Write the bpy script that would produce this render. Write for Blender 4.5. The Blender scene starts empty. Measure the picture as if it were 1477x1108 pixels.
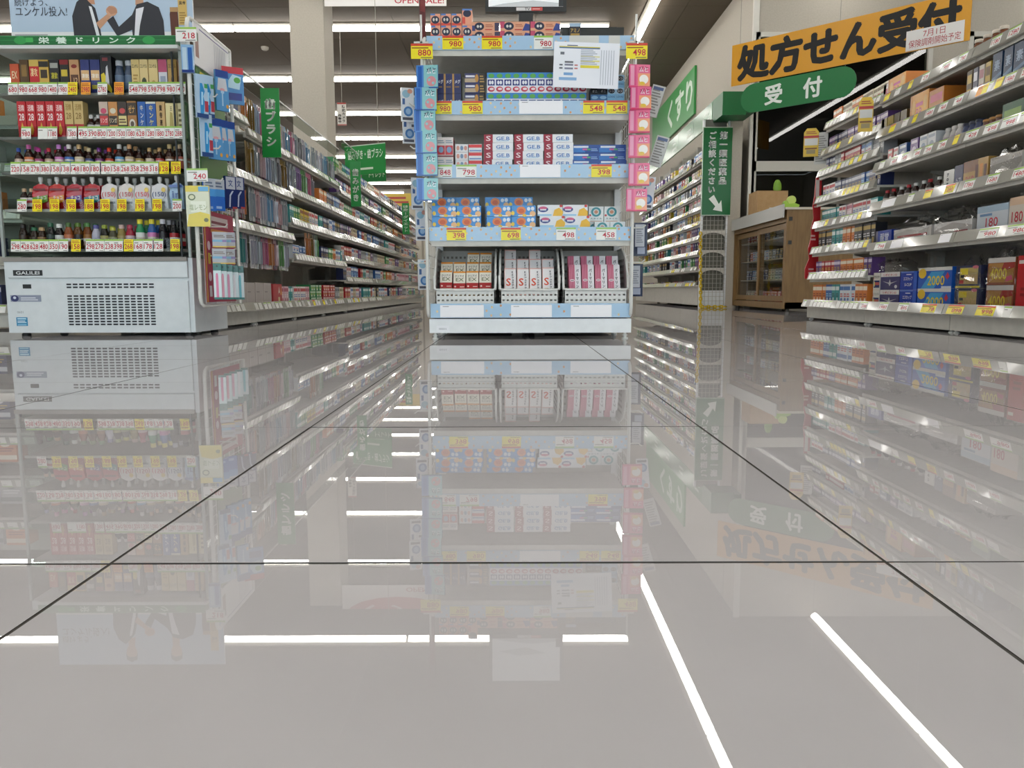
import bpy, math, random
from mathutils import Vector, Matrix, Euler
random.seed(7)
SC = bpy.context.scene
COL = SC.collection
PI = math.pi

# ---------------------------------------------------------------- camera
FPX, PITCH, ROLL, CAMH = 1115.7, 0.1208, -0.0026, 0.2096
cam_d = bpy.data.cameras.new('camera')
cam = bpy.data.objects.new('camera', cam_d)
COL.objects.link(cam)
cam_d.sensor_fit = 'HORIZONTAL'
cam_d.sensor_width = 36.0
cam_d.lens = FPX / 1477 * 36.0
cam_d.clip_start = 0.02
cam.matrix_world = (Matrix.Translation((0, 0, CAMH)) @ Matrix.Rotation(PI / 2 - PITCH, 4, 'X')
                    @ Matrix.Rotation(ROLL, 4, 'Z'))
SC.camera = cam
# ---------------------------------------------------------------- world, exposure
DAY = 4.2            # daylight outside the shop front
w = bpy.data.worlds.new('store')
SC.world = w
w.use_nodes = True
w.node_tree.nodes['Background'].inputs[0].default_value = (0.82, 0.93, 1.0, 1)
w.node_tree.nodes['Background'].inputs[1].default_value = DAY
SC.view_settings.view_transform = 'Standard'
SC.view_settings.look = 'None'
SC.view_settings.gamma = 1.0
SC.view_settings.exposure = 0.0
SC.view_settings.use_curve_mapping = False
# the shop front's glazing (behind the viewer) lets the daylight in; this only guides the sampling
pl_ = bpy.data.lights.new('shop_front_portal', 'AREA')
pl_.shape = 'RECTANGLE'; pl_.size = 15.0; pl_.size_y = 2.65
pl_.cycles.is_portal = True
po = bpy.data.objects.new('shop_front_portal', pl_)
COL.objects.link(po)
po.location = (-.5, -6.48, 1.575); po.rotation_euler = (PI / 2, 0, 0)
LAMP = 15.0          # strength of the ceiling tubes
CEIL = 3.71          # ceiling height

# ---------------------------------------------------------------- pixel -> place
def ray(u, v):
    a, b = u - 738.5, v - 554
    a, b = a * math.cos(ROLL) + b * math.sin(ROLL), -a * math.sin(ROLL) + b * math.cos(ROLL)
    up = -b / FPX
    return Vector((a / FPX, math.cos(PITCH) + up * math.sin(PITCH), up * math.cos(PITCH) - math.sin(PITCH)))
def at(u, v, X=None, Y=None, Z=None):
    d = ray(u, v)
    t = X / d.x if X is not None else Y / d.y if Y is not None else (Z - CAMH) / d.z
    return Vector((0, 0, CAMH)) + d * t
def px(u, Y, v=300):          # world X of a column of pixels at depth Y
    return at(u, v, Y=Y).x

# ---------------------------------------------------------------- materials
def lin(c):
    c = c / 255
    return c / 12.92 if c <= .04045 else ((c + .055) / 1.055) ** 2.4
def rgb(h):
    return (lin(int(h[0:2], 16)), lin(int(h[2:4], 16)), lin(int(h[4:6], 16)), 1)
MATS = {}
def M(h, r=.45, metal=0, coat=0):
    k = (h, r, metal, coat)
    if k not in MATS:
        m = bpy.data.materials.new('m_%s_%d' % (h, r * 100))
        m.use_nodes = True
        b = m.node_tree.nodes['Principled BSDF']
        b.inputs['Base Color'].default_value = rgb(h)
        b.inputs['Roughness'].default_value = r
        b.inputs['Metallic'].default_value = metal
        b.inputs['Coat Weight'].default_value = coat
        b.inputs['Coat Roughness'].default_value = .06
        MATS[k] = m
    return MATS[k]
def noisy(name, h1, h2, scale, r=.5, bump=0, stretch=(1, 1, 1), detail=4, bscale=None):
    m = bpy.data.materials.new(name)
    m.use_nodes = True
    nt = m.node_tree; N = nt.nodes; L = nt.links
    b = N['Principled BSDF']
    tc = N.new('ShaderNodeTexCoord'); mp = N.new('ShaderNodeMapping')
    mp.inputs['Scale'].default_value = stretch
    L.new(tc.outputs['Object'], mp.inputs[0])
    n = N.new('ShaderNodeTexNoise'); n.inputs['Scale'].default_value = scale; n.inputs['Detail'].default_value = detail
    L.new(mp.outputs[0], n.inputs[0])
    cr = N.new('ShaderNodeValToRGB')
    cr.color_ramp.elements[0].position = .35; cr.color_ramp.elements[1].position = .65
    cr.color_ramp.elements[0].color = rgb(h1); cr.color_ramp.elements[1].color = rgb(h2)
    L.new(n.outputs[0], cr.inputs[0]); L.new(cr.outputs[0], b.inputs['Base Color'])
    b.inputs['Roughness'].default_value = r
    if bump:
        n2 = N.new('ShaderNodeTexNoise'); n2.inputs['Scale'].default_value = bscale or scale; n2.inputs['Detail'].default_value = 1
        L.new(mp.outputs[0], n2.inputs[0])
        bp = N.new('ShaderNodeBump'); bp.inputs['Strength'].default_value = 1; bp.inputs['Distance'].default_value = bump
        L.new(n2.outputs[0], bp.inputs['Height']); L.new(bp.outputs[0], b.inputs['Normal'])
    return m
def glass(name, tint, ior=1.45, rough=0.0):
    m = bpy.data.materials.new(name)
    m.use_nodes = True
    nt = m.node_tree; N = nt.nodes; L = nt.links
    N.remove(N['Principled BSDF'])
    out = N['Material Output']
    mx = N.new('ShaderNodeMixShader'); fr = N.new('ShaderNodeFresnel'); tr = N.new('ShaderNodeBsdfTransparent'); gl = N.new('ShaderNodeBsdfGlossy')
    fr.inputs[0].default_value = ior
    tr.inputs[0].default_value = rgb(tint)
    gl.inputs['Roughness'].default_value = rough
    ge = N.new('ShaderNodeNewGeometry'); mu = N.new('ShaderNodeMath'); mu.operation = 'MULTIPLY'; su = N.new('ShaderNodeMath'); su.operation = 'SUBTRACT'; su.inputs[0].default_value = 1
    L.new(ge.outputs['Backfacing'], su.inputs[1]); L.new(fr.outputs[0], mu.inputs[0]); L.new(su.outputs[0], mu.inputs[1])      # thin sheet: only its outer face reflects
    L.new(mu.outputs[0], mx.inputs[0]); L.new(tr.outputs[0], mx.inputs[1]); L.new(gl.outputs[0], mx.inputs[2]); L.new(mx.outputs[0], out.inputs[0])
    return m
def emit(name, col, s):
    m = bpy.data.materials.new(name)
    m.use_nodes = True
    b = m.node_tree.nodes['Principled BSDF']
    b.inputs['Base Color'].default_value = (.8, .8, .8, 1)
    b.inputs['Emission Color'].default_value = (*col, 1)
    b.inputs['Emission Strength'].default_value = s
    return m
M_LAMP = emit('lamp_lens', (1, .972, .925), LAMP)
M_LAMP2 = emit('lamp_lens_narrow', (1, .972, .925), LAMP * .95)
M_GLASS = glass('clear_glass', 'f5f7f7')
M_GLASSG = glass('fridge_glass', 'e2ede8')
M_DARKGLASS = glass('window_glass', 'b9bdb6', 1.6)
M_BAG = glass('clear_bag', 'f4f4f4', 1.6, .06)
M_WALL = noisy('wall_paper', 'b1aa9c', 'b7b0a3', 60, .7)
M_CEIL = noisy('ceiling_board', '5c5143', '615648', 90, .8)
M_TILE = noisy('polished_tile', 'c2bfc0', 'c9c6c7', 3.5, .5)
M_TILE.node_tree.nodes['Principled BSDF'].inputs['Specular IOR Level'].default_value = 0
M_GLAZE = glass('tile_glaze', 'ffffff', 1.52, .004)      # clear polished layer of the tiles
M_GROUT = noisy('grout', '5b5854', '504d49', 40, 1)
M_GROUT.node_tree.nodes['Principled BSDF'].inputs['Specular IOR Level'].default_value = 0
M_STEEL = noisy('white_steel', 'e6eaec', 'ebeff1', 25, .32)
M_SHELF = noisy('shelf_steel', 'c3c1b9', 'cbc9c1', 25, .38)
M_RAIL = M('a5a399', .12, coat=.6)
M_PIPE = M('dedfda', .3)
M_BACK = noisy('back_panel_steel', 'aaa89f', 'b1afa6', 25, .5)
M_WOOD = noisy('pale_wood', '86693f', '7a5d36', 9, .45, stretch=(6, 6, .7))
M_CARTON = noisy('carton', 'ad8a5e', 'b59469', 20, .75)

# ---------------------------------------------------------------- mesh building
TXT = {}
def text2d(s, bold=0.0, em=False):
    k = (s, bold, em)
    if k not in TXT:
        c = bpy.data.curves.new('t', 'FONT'); c.body = s; c.resolution_u = 2; c.offset = bold
        o = bpy.data.objects.new('t', c)
        me = o.to_mesh()
        vs = [(v.co.x, v.co.y) for v in me.vertices]; fs = [tuple(p.vertices) for p in me.polygons]
        o.to_mesh_clear()
        bpy.data.objects.remove(o); bpy.data.curves.remove(c)
        if em: x0, x1, y0, y1 = 0, 1, -.13, .87
        else: x0 = min(v[0] for v in vs); x1 = max(v[0] for v in vs); y0 = min(v[1] for v in vs); y1 = max(v[1] for v in vs)
        TXT[k] = ([((p - x0) / max(x1 - x0, 1e-6), (q - y0) / max(y1 - y0, 1e-6)) for p, q in vs], fs)
    return TXT[k]

class MB:
    def __init__(s):
        s.v = []; s.f = []; s.i = []; s.sm = []; s.m = []
    def mi(s, m):
        if isinstance(m, str): m = M(m)
        if m not in s.m: s.m.append(m)
        return s.m.index(m)
    def face(s, pts, m, sm=False):
        b = len(s.v); s.v += [tuple(p) for p in pts]; s.f.append(tuple(range(b, b + len(pts)))); s.i.append(s.mi(m)); s.sm.append(sm)
    def mesh(s, vs, fs, m, sm=False):
        b = len(s.v); s.v += [tuple(p) for p in vs]; k = s.mi(m)
        for f in fs: s.f.append(tuple(b + q for q in f)); s.i.append(k); s.sm.append(sm)
    def box(s, x0, x1, y0, y1, z0, z1, m, top=None, side=None, skip=''):
        P = [(x0, y0, z0), (x1, y0, z0), (x1, y1, z0), (x0, y1, z0), (x0, y0, z1), (x1, y0, z1), (x1, y1, z1), (x0, y1, z1)]
        s.mesh(P, [(0, 1, 5, 4), (2, 3, 7, 6)], m)
        s.mesh(P, [(3, 0, 4, 7), (1, 2, 6, 5)], side or m)
        s.mesh(P, [(4, 5, 6, 7), (3, 2, 1, 0)], top or m)
        return s
    def prism(s, pts, y0, y1, m, sm=False):          # polygon in xz extruded along y
        n = len(pts)
        A = [(p[0], y0, p[1]) for p in pts]; B = [(p[0], y1, p[1]) for p in pts]
        s.mesh(A + B, [tuple(range(n)), tuple(range(2 * n - 1, n - 1, -1))], m)
        s.mesh(A + B, [(k, n + k, n + (k + 1) % n, (k + 1) % n) for k in range(n)], m, sm)
        return s
    def prism_x(s, pts, x0, x1, m, sm=False):        # polygon in yz extruded along x
        n = len(pts)
        A = [(x0, p[0], p[1]) for p in pts]; B = [(x1, p[0], p[1]) for p in pts]
        s.mesh(A + B, [tuple(range(n - 1, -1, -1)), tuple(range(n, 2 * n))], m)
        s.mesh(A + B, [(k, (k + 1) % n, n + (k + 1) % n, n + k) for k in range(n)], m, sm)
        return s
    def tube(s, pts, r, m, n=6):
        pts = [Vector(p) for p in pts]; rings = []
        for k, p in enumerate(pts):
            d = (pts[min(k + 1, len(pts) - 1)] - pts[max(k - 1, 0)]).normalized()
            a = d.orthogonal().normalized() if k == 0 else (a - d * a.dot(d)).normalized()
            b = d.cross(a)
            rings.append([p + (a * math.cos(t) + b * math.sin(t)) * r for t in [2 * PI * q / n for q in range(n)]])
        vs = [q for g in rings for q in g]
        s.mesh(vs, [(k * n + q, k * n + (q + 1) % n, (k + 1) * n + (q + 1) % n, (k + 1) * n + q) for k in range(len(pts) - 1) for q in range(n)], m, True)
        s.mesh(vs, [tuple(range(n - 1, -1, -1)), tuple((len(pts) - 1) * n + q for q in range(n))], m)
        return s
    def lathe(s, prof, m, n=12, c=(0, 0), sx=1, sy=1):
        vs = [(c[0] + r * sx * math.cos(2 * PI * q / n), c[1] + r * sy * math.sin(2 * PI * q / n), z) for r, z in prof for q in range(n)]
        s.mesh(vs, [(k * n + q, k * n + (q + 1) % n, (k + 1) * n + (q + 1) % n, (k + 1) * n + q) for k in range(len(prof) - 1) for q in range(n)], m, True)
        s.mesh(vs, [tuple(range(n - 1, -1, -1)), tuple((len(prof) - 1) * n + q for q in range(n))], m)
        return s
    def pr(s, ops, o, ux, uy, W, H, lift=.0003):
        """flat print: ops on a face with corner o, axes ux, uy, size W x H (all op numbers 0..1)"""
        o = Vector(o); ux = Vector(ux); uy = Vector(uy); nz = ux.cross(uy)
        def P(x, y, k): return o + ux * (x * W) + uy * (y * H) + nz * k
        for q, op in enumerate(ops):
            k = lift * (1 + q * .6); t = op[0]; m = op[-1]
            if t == 'r':
                _, x0, y0, x1, y1, _m = op
                s.face([P(x0, y0, k), P(x1, y0, k), P(x1, y1, k), P(x0, y1, k)], m)
            elif t == 'e':
                _, cx, cy, rx, ry, _m = op
                s.face([P(cx + rx * math.cos(a), cy + ry * math.sin(a), k) for a in [2 * PI * j / 16 for j in range(16)]], m)
            elif t == 'p':
                s.face([P(x, y, k) for x, y in op[1]], m)
            elif t == 'B':             # very heavy text: shifted copies widen the strokes
                _, st, x0, y0, x1, y1, wt, _m = op
                vs, fs = text2d(st)
                for j in range(9):
                    ex, ey = (0, 0) if j == 8 else (wt * math.cos(PI * j / 4), wt * math.sin(PI * j / 4))
                    s.mesh([P(x0 + p * (x1 - x0) + ex / W, y0 + q * (y1 - y0) + ey / H, k + j * .00008) for p, q in vs], fs, m)
            elif t in 'tb':            # text fitted in a box
                _, st, x0, y0, x1, y1, _m = op
                vs, fs = text2d(st, .014 if t == 'b' else 0.0)
                s.mesh([P(x0 + a * (x1 - x0), y0 + b * (y1 - y0), k) for a, b in vs], fs, m)
            elif t == 'v':             # vertical text: one glyph below the other
                _, st, x0, y0, x1, y1, _m = op
                n = len(st); g = (y1 - y0) / n
                for j, ch in enumerate(st):
                    yy = y1 - (j + 1) * g
                    if ch in 'ー・': vs, fs = [(.42, .1), (.58, .1), (.58, .9), (.42, .9)], [(0, 1, 2, 3)]
                    else: vs, fs = text2d(ch, .012, True)
                    for ex, ey in ((0, 0), (.03, 0), (-.03, 0), (0, .03), (0, -.03)):
                        s.mesh([P(x0 + (a + ex) * (x1 - x0), yy + g * .06 + (b + ey) * g * .88, k + abs(ex) * .002 + abs(ey) * .003) for a, b in vs], fs, m)
            elif t == 'l':             # lines of small print, as thin bars
                _, x0, y0, x1, y1, n, _m = op
                for j in range(n):
                    yy = y0 + (y1 - y0) * j / n
                    s.face([P(x0, yy, k), P(x1 - (x1 - x0) * .25 * ((j * 7) % 3) / 2, yy, k), P(x1 - (x1 - x0) * .25 * ((j * 7) % 3) / 2, yy + (y1 - y0) / n * .5, k), P(x0, yy + (y1 - y0) / n * .5, k)], m)
        return s
    def data(s, name):
        me = bpy.data.meshes.new(name)
        me.from_pydata(s.v, [], s.f)
        for m in s.m: me.materials.append(m)
        me.polygons.foreach_set('material_index', s.i)
        me.polygons.foreach_set('use_smooth', s.sm)
        me.update()
        return me
    def build(s, name, parent=None, loc=(0, 0, 0), rz=0):
        return ob(name, s.data(name), parent, loc, rz)

def ob(name, me, parent=None, loc=(0, 0, 0), rz=0, rx=0):
    o = bpy.data.objects.new(name, me)
    COL.objects.link(o)
    o.location = loc
    o.rotation_euler = (rx, 0, rz)
    if parent is not None: o.parent = parent
    return o
def tag(o, label=None, cat=None, group=None, kind=None):
    if label: o['label'] = label
    if cat: o['category'] = cat
    if group: o['group'] = group
    if kind: o['kind'] = kind
    return o
def thing(name, label, cat, loc=(0, 0, 0), rz=0, group=None):
    return tag(ob(name, None, None, loc, rz), label, cat, group)
def struct(o):
    o['kind'] = 'structure'
    return o

# ---------------------------------------------------------------- product kinds
KIND = {}
def box_kind(key, name, cat, w, d, h, base, ops=(), side=None, top=None, top_ops=(), r=.35):
    b = MB()
    bm = M(base, r)
    b.box(-w / 2, w / 2, 0, d, 0, h, bm, M(top, r) if top else None, M(side, r) if side else None)
    fix = lambda ops: [op[:-1] + (M(op[-1], r),) for op in ops]
    b.pr(fix(ops), (-w / 2, 0, 0), (1, 0, 0), (0, 0, 1), w, h)
    if top_ops: b.pr(fix(top_ops), (-w / 2, 0, h), (1, 0, 0), (0, 1, 0), w, d)
    KIND[key] = dict(me=b.data(name), mb=b, name=name, cat=cat, w=w, d=d, h=h, parts=[])
def bottle_kind(key, name, w, h, glassc, capc, labelc, ops=(), neck=.45, capw=.5, label_z=(.12, .55)):
    r = w / 2
    b = MB()
    b.lathe([(r * .9, 0), (r, .01 * h), (r, h * .6), (r * .85, h * .7), (r * neck, h * .8), (r * neck, h * .88)], M(glassc, .12), 12)
    z0, z1 = label_z[0] * h, label_z[1] * h
    b.lathe([(r * 1.01, z0), (r * 1.015, z1)], M(labelc, .4), 12)
    for op in ops:                  # coloured bands on the label
        b.lathe([(r * 1.025, op[0] * h), (r * 1.025, op[1] * h)], M(op[2], .4), 12)
    c = MB(); c.lathe([(r * capw, h * .84), (r * capw * 1.05, h * .86), (r * capw, h * .99), (r * capw * .85, h)], M(capc, .3), 10)
    me = b.data(name)
    # sit the lathe's front at y=0
    for v in me.vertices: v.co.y += r
    cm = c.data('cap')
    for v in cm.vertices: v.co.y += r
    KIND[key] = dict(me=me, name=name, cat='bottle', w=w, d=w, h=h, parts=[('cap', cm)])
def put(key, x, y, z, rz=0, label='', group=None, rx=0, name=None, cat=None):
    k = KIND[key]
    o = ob(name or k['name'], k['me'], None, (x, y, z), rz, rx)
    tag(o, label, cat or k['cat'], group)
    for n, me in k['parts']:
        ob(n, me, o)
    return o

class Frame:
    """a shelf front: x runs left to right as the customer sees it, y goes into the shelf"""
    def __init__(s, loc, rz): s.loc = Vector(loc); s.rz = rz; s.c = math.cos(rz); s.s = math.sin(rz)
    def w(s, x, y, z): return (s.loc.x + x * s.c - y * s.s, s.loc.y + x * s.s + y * s.c, s.loc.z + z)
    def put(s, key, x, y, z, label, group=None, dr=0, rx=0, **kw):
        return put(key, *s.w(x, y, z), s.rz + dr, label, group, rx, **kw)

# ---------------------------------------------------------------- price cards and rails
CARDS = {}
def card(style, price, w=.062, h=.044, text=True):
    k = (style, price, w, h, text)
    if k not in CARDS:
        b = MB()
        base = {'w': 'eeeee9', 'y': 'f2e21e', 'o': 'f0a126', 'g': 'd8d8d2', 'n': 'f4f4f8'}[style]
        b.box(-w / 2, w / 2, -.0008, 0, 0, h, M(base, .25))
        dk = '55524c'
        ops = []
        if style == 'w': ops += [('r', 0, .86, 1, 1, '9ac455'), ('l', .06, .66, .5, .82, 1, '8a8a80')]
        if style == 'y' and w > .05: ops += [('r', 0, .84, 1, 1, 'd2452c'), ('l', .04, .68, .8, .82, 1, '8a3a20')]
        elif style == 'y': ops += [('l', .08, .7, .9, .95, 2, 'b8642a')]
        if style == 'o': ops += [('l', .08, .7, .9, .95, 2, 'b05a1a')]
        if style == 'n': ops += [('r', .06, .86, .2, .9, '777777')]
        if text and price:
            ops += [('b', price, .95 - .21 * len(price) if w > .05 else .06, .2, .92, .62, 'c01c36')]
            if w > .05: ops += [('l', .45, .06, .95, .16, 1, dk)]
            else: ops += [('l', .5, .06, .9, .14, 1, dk)]
        fix = [op[:-1] + (M(op[-1], .25),) for op in ops]
        b.pr(fix, (-w / 2, -.0008, 0), (1, 0, 0), (0, 0, 1), w, h, .0002)
        CARDS[k] = b.data('price_card')
    return CARDS[k]

# ================================================================ THE SETTING
TILE = .6; GX = -.3113; GY = .5776; J = .0016
fl = MB(); fl.box(-13, 9, -6.5, 32, -.1, -.0008, M_GROUT)
floor = struct(fl.build('floor'))
tm = MB(); tm.box(J - TILE / 2, TILE / 2 - J, J - TILE / 2, TILE / 2 - J, -.001, 0, M_GROUT, top=M_TILE)
tm.face([(J - TILE / 2, J - TILE / 2, .0003), (TILE / 2 - J, J - TILE / 2, .0003), (TILE / 2 - J, TILE / 2 - J, .0003), (J - TILE / 2, TILE / 2 - J, .0003)], M_GLAZE)
TILE_ME = tm.data('floor_tile')
for n in range(-2, 9):
    for m in range(-6, 8):
        t = ob('floor_tile', TILE_ME, floor, (GX + (m + .5) * TILE, GY + (n + .5) * TILE, 0))
        t.rotation_euler = (random.gauss(0, .0005), random.gauss(0, .0003), 0)
def far_tiles():
    m = M_TILE.copy(); m.name = 'polished_tile_far'
    nt = m.node_tree; N = nt.nodes; L = nt.links; b = N['Principled BSDF']
    tc = N.new('ShaderNodeTexCoord'); br = N.new('ShaderNodeTexBrick')
    mp = N.new('ShaderNodeMapping'); mp.inputs['Location'].default_value = (-GX, -GY, 0)
    L.new(tc.outputs['Object'], mp.inputs[0]); L.new(mp.outputs[0], br.inputs[0])
    br.offset = 0; br.inputs['Scale'].default_value = 1; br.inputs['Brick Width'].default_value = TILE; br.inputs['Row Height'].default_value = TILE
    br.inputs['Mortar Size'].default_value = .0022; br.inputs['Mortar'].default_value = rgb('5b5854')
    src = b.inputs['Base Color'].links[0].from_socket
    L.new(src, br.inputs['Color1']); L.new(src, br.inputs['Color2'])
    L.new(br.outputs[0], b.inputs['Base Color'])
    return m
M_FAR = far_tiles()
yb = GY + 9 * TILE
ff = MB()
for x0, x1, y0, y1 in ((-13, 9, yb, 32), (-13, GX - 6 * TILE, -6.5, yb), (GX + 8 * TILE, 9, -6.5, yb), (GX - 6 * TILE, GX + 8 * TILE, -6.5, GY - 2 * TILE)):
    ff.box(x0, x1, y0, y1, -.0006, 0, M_FAR)
    ff.face([(x0, y0, .0003), (x1, y0, .0003), (x1, y1, .0003), (x0, y1, .0003)], M_GLAZE)
tag(ff.build('distant_floor_tiles', floor), kind='stuff')

# ceiling boards on a dark grid
c = MB(); c.box(-13, 9, -6.5, 32, CEIL + .012, CEIL + .1, M('8d877c', .9))
ceiling = struct(c.build('ceiling'))
CX, CY = 1.86, 1.24
pm = MB(); pm.box(.003, CX - .003, .003, CY - .003, CEIL, CEIL + .012, M_CEIL)
PM = pm.data('ceiling_board')
for i in range(-7, 4):
    for j in range(-6, 27):
        x, y = .32 + i * CX, 8.25 - .62 + (j - 6) * CY
        if x > 7: continue
        if j < 1 and (i < -4 or i > 2): continue
        ob('ceiling_board', PM, ceiling, (x, y, 0))

def wall(name, x0, x1, y0, y1, z0=0, z1=CEIL, m=M_WALL):
    b = MB(); b.box(x0, x1, y0, y1, z0, z1, m)
    return struct(b.build(name))
WX, WY = 2.70, 8.95        # corner of the pharmacy counter
wall('wall_left', -13.1, -13, -6.5, 32)
wall('wall_back', -13, WX, 32, 32.1)
wall('wall_right', 9, 9.1, -6.5, 14)
# glazed shop front behind the viewer
sf = MB(); sf.box(-13, 9, -6.6, -6.5, 0, .25, M_WALL); sf.box(-13, 9, -6.6, -6.5, 2.9, CEIL, M_WALL); sf.box(-13, -8, -6.6, -6.5, .25, 2.9, M_WALL); sf.box(7, 9, -6.6, -6.5, .25, 2.9, M_WALL)
struct(sf.build('wall_front'))
shopwin = struct(thing('window_3', None, None, (-.5, -6.55, .25)))
for k in range(11):
    f = MB(); f.box(-7.5 + 1.5 * k - .03, -7.5 + 1.5 * k + .03, -.03, .03, 0, 2.65, M('8a8c8a', .4)); f.build('mullion', shopwin)
    if k < 10:
        f = MB(); f.box(-7.5 + 1.5 * k + .03, -6 + 1.5 * k - .03, -.003, .003, 0, 2.65, M_GLASS); f.build('pane', shopwin)
wall('wall_medicine', WX, WX + .1, WY + .1, 32)
# wall with the pharmacy window, built round its openings
wz0, wz1 = at(1200, 240, Y=WY).z, at(1200, 47, Y=WY).z
wa, wb = px(1088, WY, 100), px(1345, WY, 60)
wb2 = px(1397, WY, 45)
pw = MB()
pw.box(WX, wa, WY, WY + .1, 0, CEIL, M_WALL)
pw.box(wa, 9, WY, WY + .1, wz1, CEIL, M_WALL)
pw.box(wa, 9, WY, WY + .1, 0, .95, M_WALL)
pw.box(wb, wb2, WY, WY + .1, .95, wz1, M_WALL)
pw.box(wb2 + 1.3, 9, WY, WY + .1, .95, wz1, M_WALL)
struct(pw.build('wall_pharmacy'))
for q, (a, b_) in enumerate(((wa, wb), (wb2, wb2 + 1.3))):
    win = struct(thing('window_%d' % (q + 1), None, None, ((a + b_) / 2, WY, .95)))
    wd = b_ - a; T = wz1 - .95; zs = wz0 - .95
    f = MB()
    for x0, x1, z0, z1 in ((-wd / 2, -wd / 2 + .05, 0, T), (wd / 2 - .05, wd / 2, 0, T), (-wd / 2, wd / 2, T - .05, T), (-wd / 2, wd / 2, 0, .05), (-wd / 2, wd / 2, zs - .055, zs + .055)):
        f.box(x0, x1, -.03, .05, z0, z1, M('c9c6bc', .4))
    f.build('window_frame', win)
    for z0, z1 in ((.05, zs - .055), (zs + .055, T - .05)):
        g = MB(); g.box(-wd / 2 + .05, wd / 2 - .05, .0, .006, z0, z1, M_DARKGLASS); g.build('pane', win)
    if q == 0:
        g = MB(); g.box(.0, .03, -.01, .02, .05, zs - .055, M('77746b', .4)); g.build('sash_bar', win)
# the unlit dispensary behind the glass
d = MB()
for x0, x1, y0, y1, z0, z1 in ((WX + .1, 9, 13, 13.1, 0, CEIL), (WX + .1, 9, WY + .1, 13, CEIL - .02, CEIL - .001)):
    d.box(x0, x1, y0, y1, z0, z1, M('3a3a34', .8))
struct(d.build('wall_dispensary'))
# corner trim beside the window
tr = MB(); tr.box(WX - .035, WX + .03, WY - .03, WY, 0, CEIL, M('dcd9d0', .5)); struct(tr.build('trim_1'))

# pillars
for q, (y, a, b_) in enumerate(((9.3, px(418, 9.3, 40), px(467, 9.3, 40)), (27.5, -3.75, -3.15))):
    p = MB(); p.box(a, b_, y, y + (.47 if q == 0 else .62), 0, CEIL, M_WALL); struct(p.build('wall_pillar_%d' % (q + 1)))

# ---------------------------------------------------------------- ceiling lamps
def lamp(x, y, L, along, label, m):
    t = thing('ceiling_lamp', label, 'lamp', (x, y, CEIL - .1), PI / 2 if along == 'y' else 0, 'line lamps on the shop ceiling')
    b = MB(); b.prism_x([(-.075, .1), (-.075, .085), (-.03, .06), (.03, .06), (.075, .085), (.075, .1)], -L / 2, L / 2, M('a9a498', .5)); b.build('housing', t)
    pts = [(.047 * math.cos(a), .058 + .05 * math.sin(a)) for a in [PI + PI * k / 8 for k in range(9)]]
    b = MB(); b.prism_x(pts, -L / 2 + .012, L / 2 - .012, m, True); b.build('lens', t)
ORD = ('first', 'second', 'third', 'fourth', 'fifth', 'sixth', 'seventh', 'eighth', 'ninth', 'tenth', 'eleventh', 'twelfth', 'thirteenth', 'fourteenth', 'fifteenth', 'sixteenth', 'seventeenth', 'eighteenth', 'nineteenth', 'twentieth')
LL = 2.48
for j in range(-4, 10):
    y = 8.25 + j * LL
    for k in range(5):
        if j < -1 and k > 3: continue
        lamp(1.30 - LL * (k + .5), y, LL - .01, 'x', 'white ceiling line lamp, %s crosswise row%s, %s from its right end' % (ORD[j - 1] if j > 0 else ORD[-j], '' if j > 0 else ' before the rack', ORD[k]), M_LAMP)
for X, y1, n, nm in ((1.743, 13.8, 8, 'left'), (3.61, 8.86, 6, 'middle'), (6.0, 8.86, 6, 'right')):
    for k in range(n):
        lamp(X, y1 - LL * (k + .5), LL - .01, 'y', 'white ceiling line lamp in the %s lengthwise line, %s from its far end' % (nm, ORD[k]), M_LAMP2)
# smoke detector
s = at(382, 68, Z=CEIL)
b = MB(); b.lathe([(.055, 0), (.05, -.03), (.03, -.045)][::-1], M('b8b2a6', .5), 16)
tag(b.build('smoke_detector', None, (s.x, s.y, CEIL)), 'round smoke detector on the ceiling between two lamp rows', 'smoke detector')

# ================================================================ generic shelf bay
def bay(label, loc, rz, W, D, H, levels, cards=None, rail_h=.048, base=(.014, .092), steel=None, group=None, base_card=True, cat='shelf unit', foot=True, railmat=None):
    steel = steel or M_SHELF
    root = thing('shelf_bay', label, cat, loc, rz, group)
    b = MB(); b.box(0, W, D - .02, D, base[1], H, M_BACK); b.build('back_panel', root)
    for x in (0, W - .03):
        b = MB(); b.box(x, x + .03, D - .07, D - .02, 0, H, steel); b.build('upright', root)
    b = MB(); b.box(.002, W - .002, .01, D - .02, base[0], base[1], steel); b.build('base_panel', root)
    if foot:
        for x in (.02, W - .02):
            b = MB(); b.lathe([(.016, 0), (.016, .006), (.007, .01), (.013, .02), (.006, .026), (.006, base[0])], M_PIPE, 8, (x, .035)); b.build('foot', root)
    for li, (z, y0) in enumerate([(base[1], -.012)] + list(levels)):
        s = MB(); s.box(.002, W - .002, y0, D - .022, z, z + .012, steel)
        if li: s.box(.002, W - .002, y0, y0 + .015, z - .02, z, steel)
        sh = s.build('shelf', root)
        if li:
            for x in (.03, W - .042):
                k = MB(); k.prism_x([(D - .05, z - .035), (D - .025, z - .035), (D - .025, z), (D - .14, z), (D - .14, z - .012)], x, x + .012, steel); k.build('bracket', sh)
        r = MB(); r.prism_x([(y0, z - .004), (y0 - .02, z - .004), (y0 - .022, z), (y0 - .006, z + rail_h), (y0, z + rail_h)], .003, W - .003, railmat or M_RAIL); r.build('price_rail', sh)
        if cards:
            for style, price, cx, cw, ch in cards(li):
                c = ob('price_card', card(style, price, cw, ch, price != ''), sh, (cx, y0 - .0215, z + .002))
                c.rotation_euler.x = -math.atan(.016 / rail_h)
    return root

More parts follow.
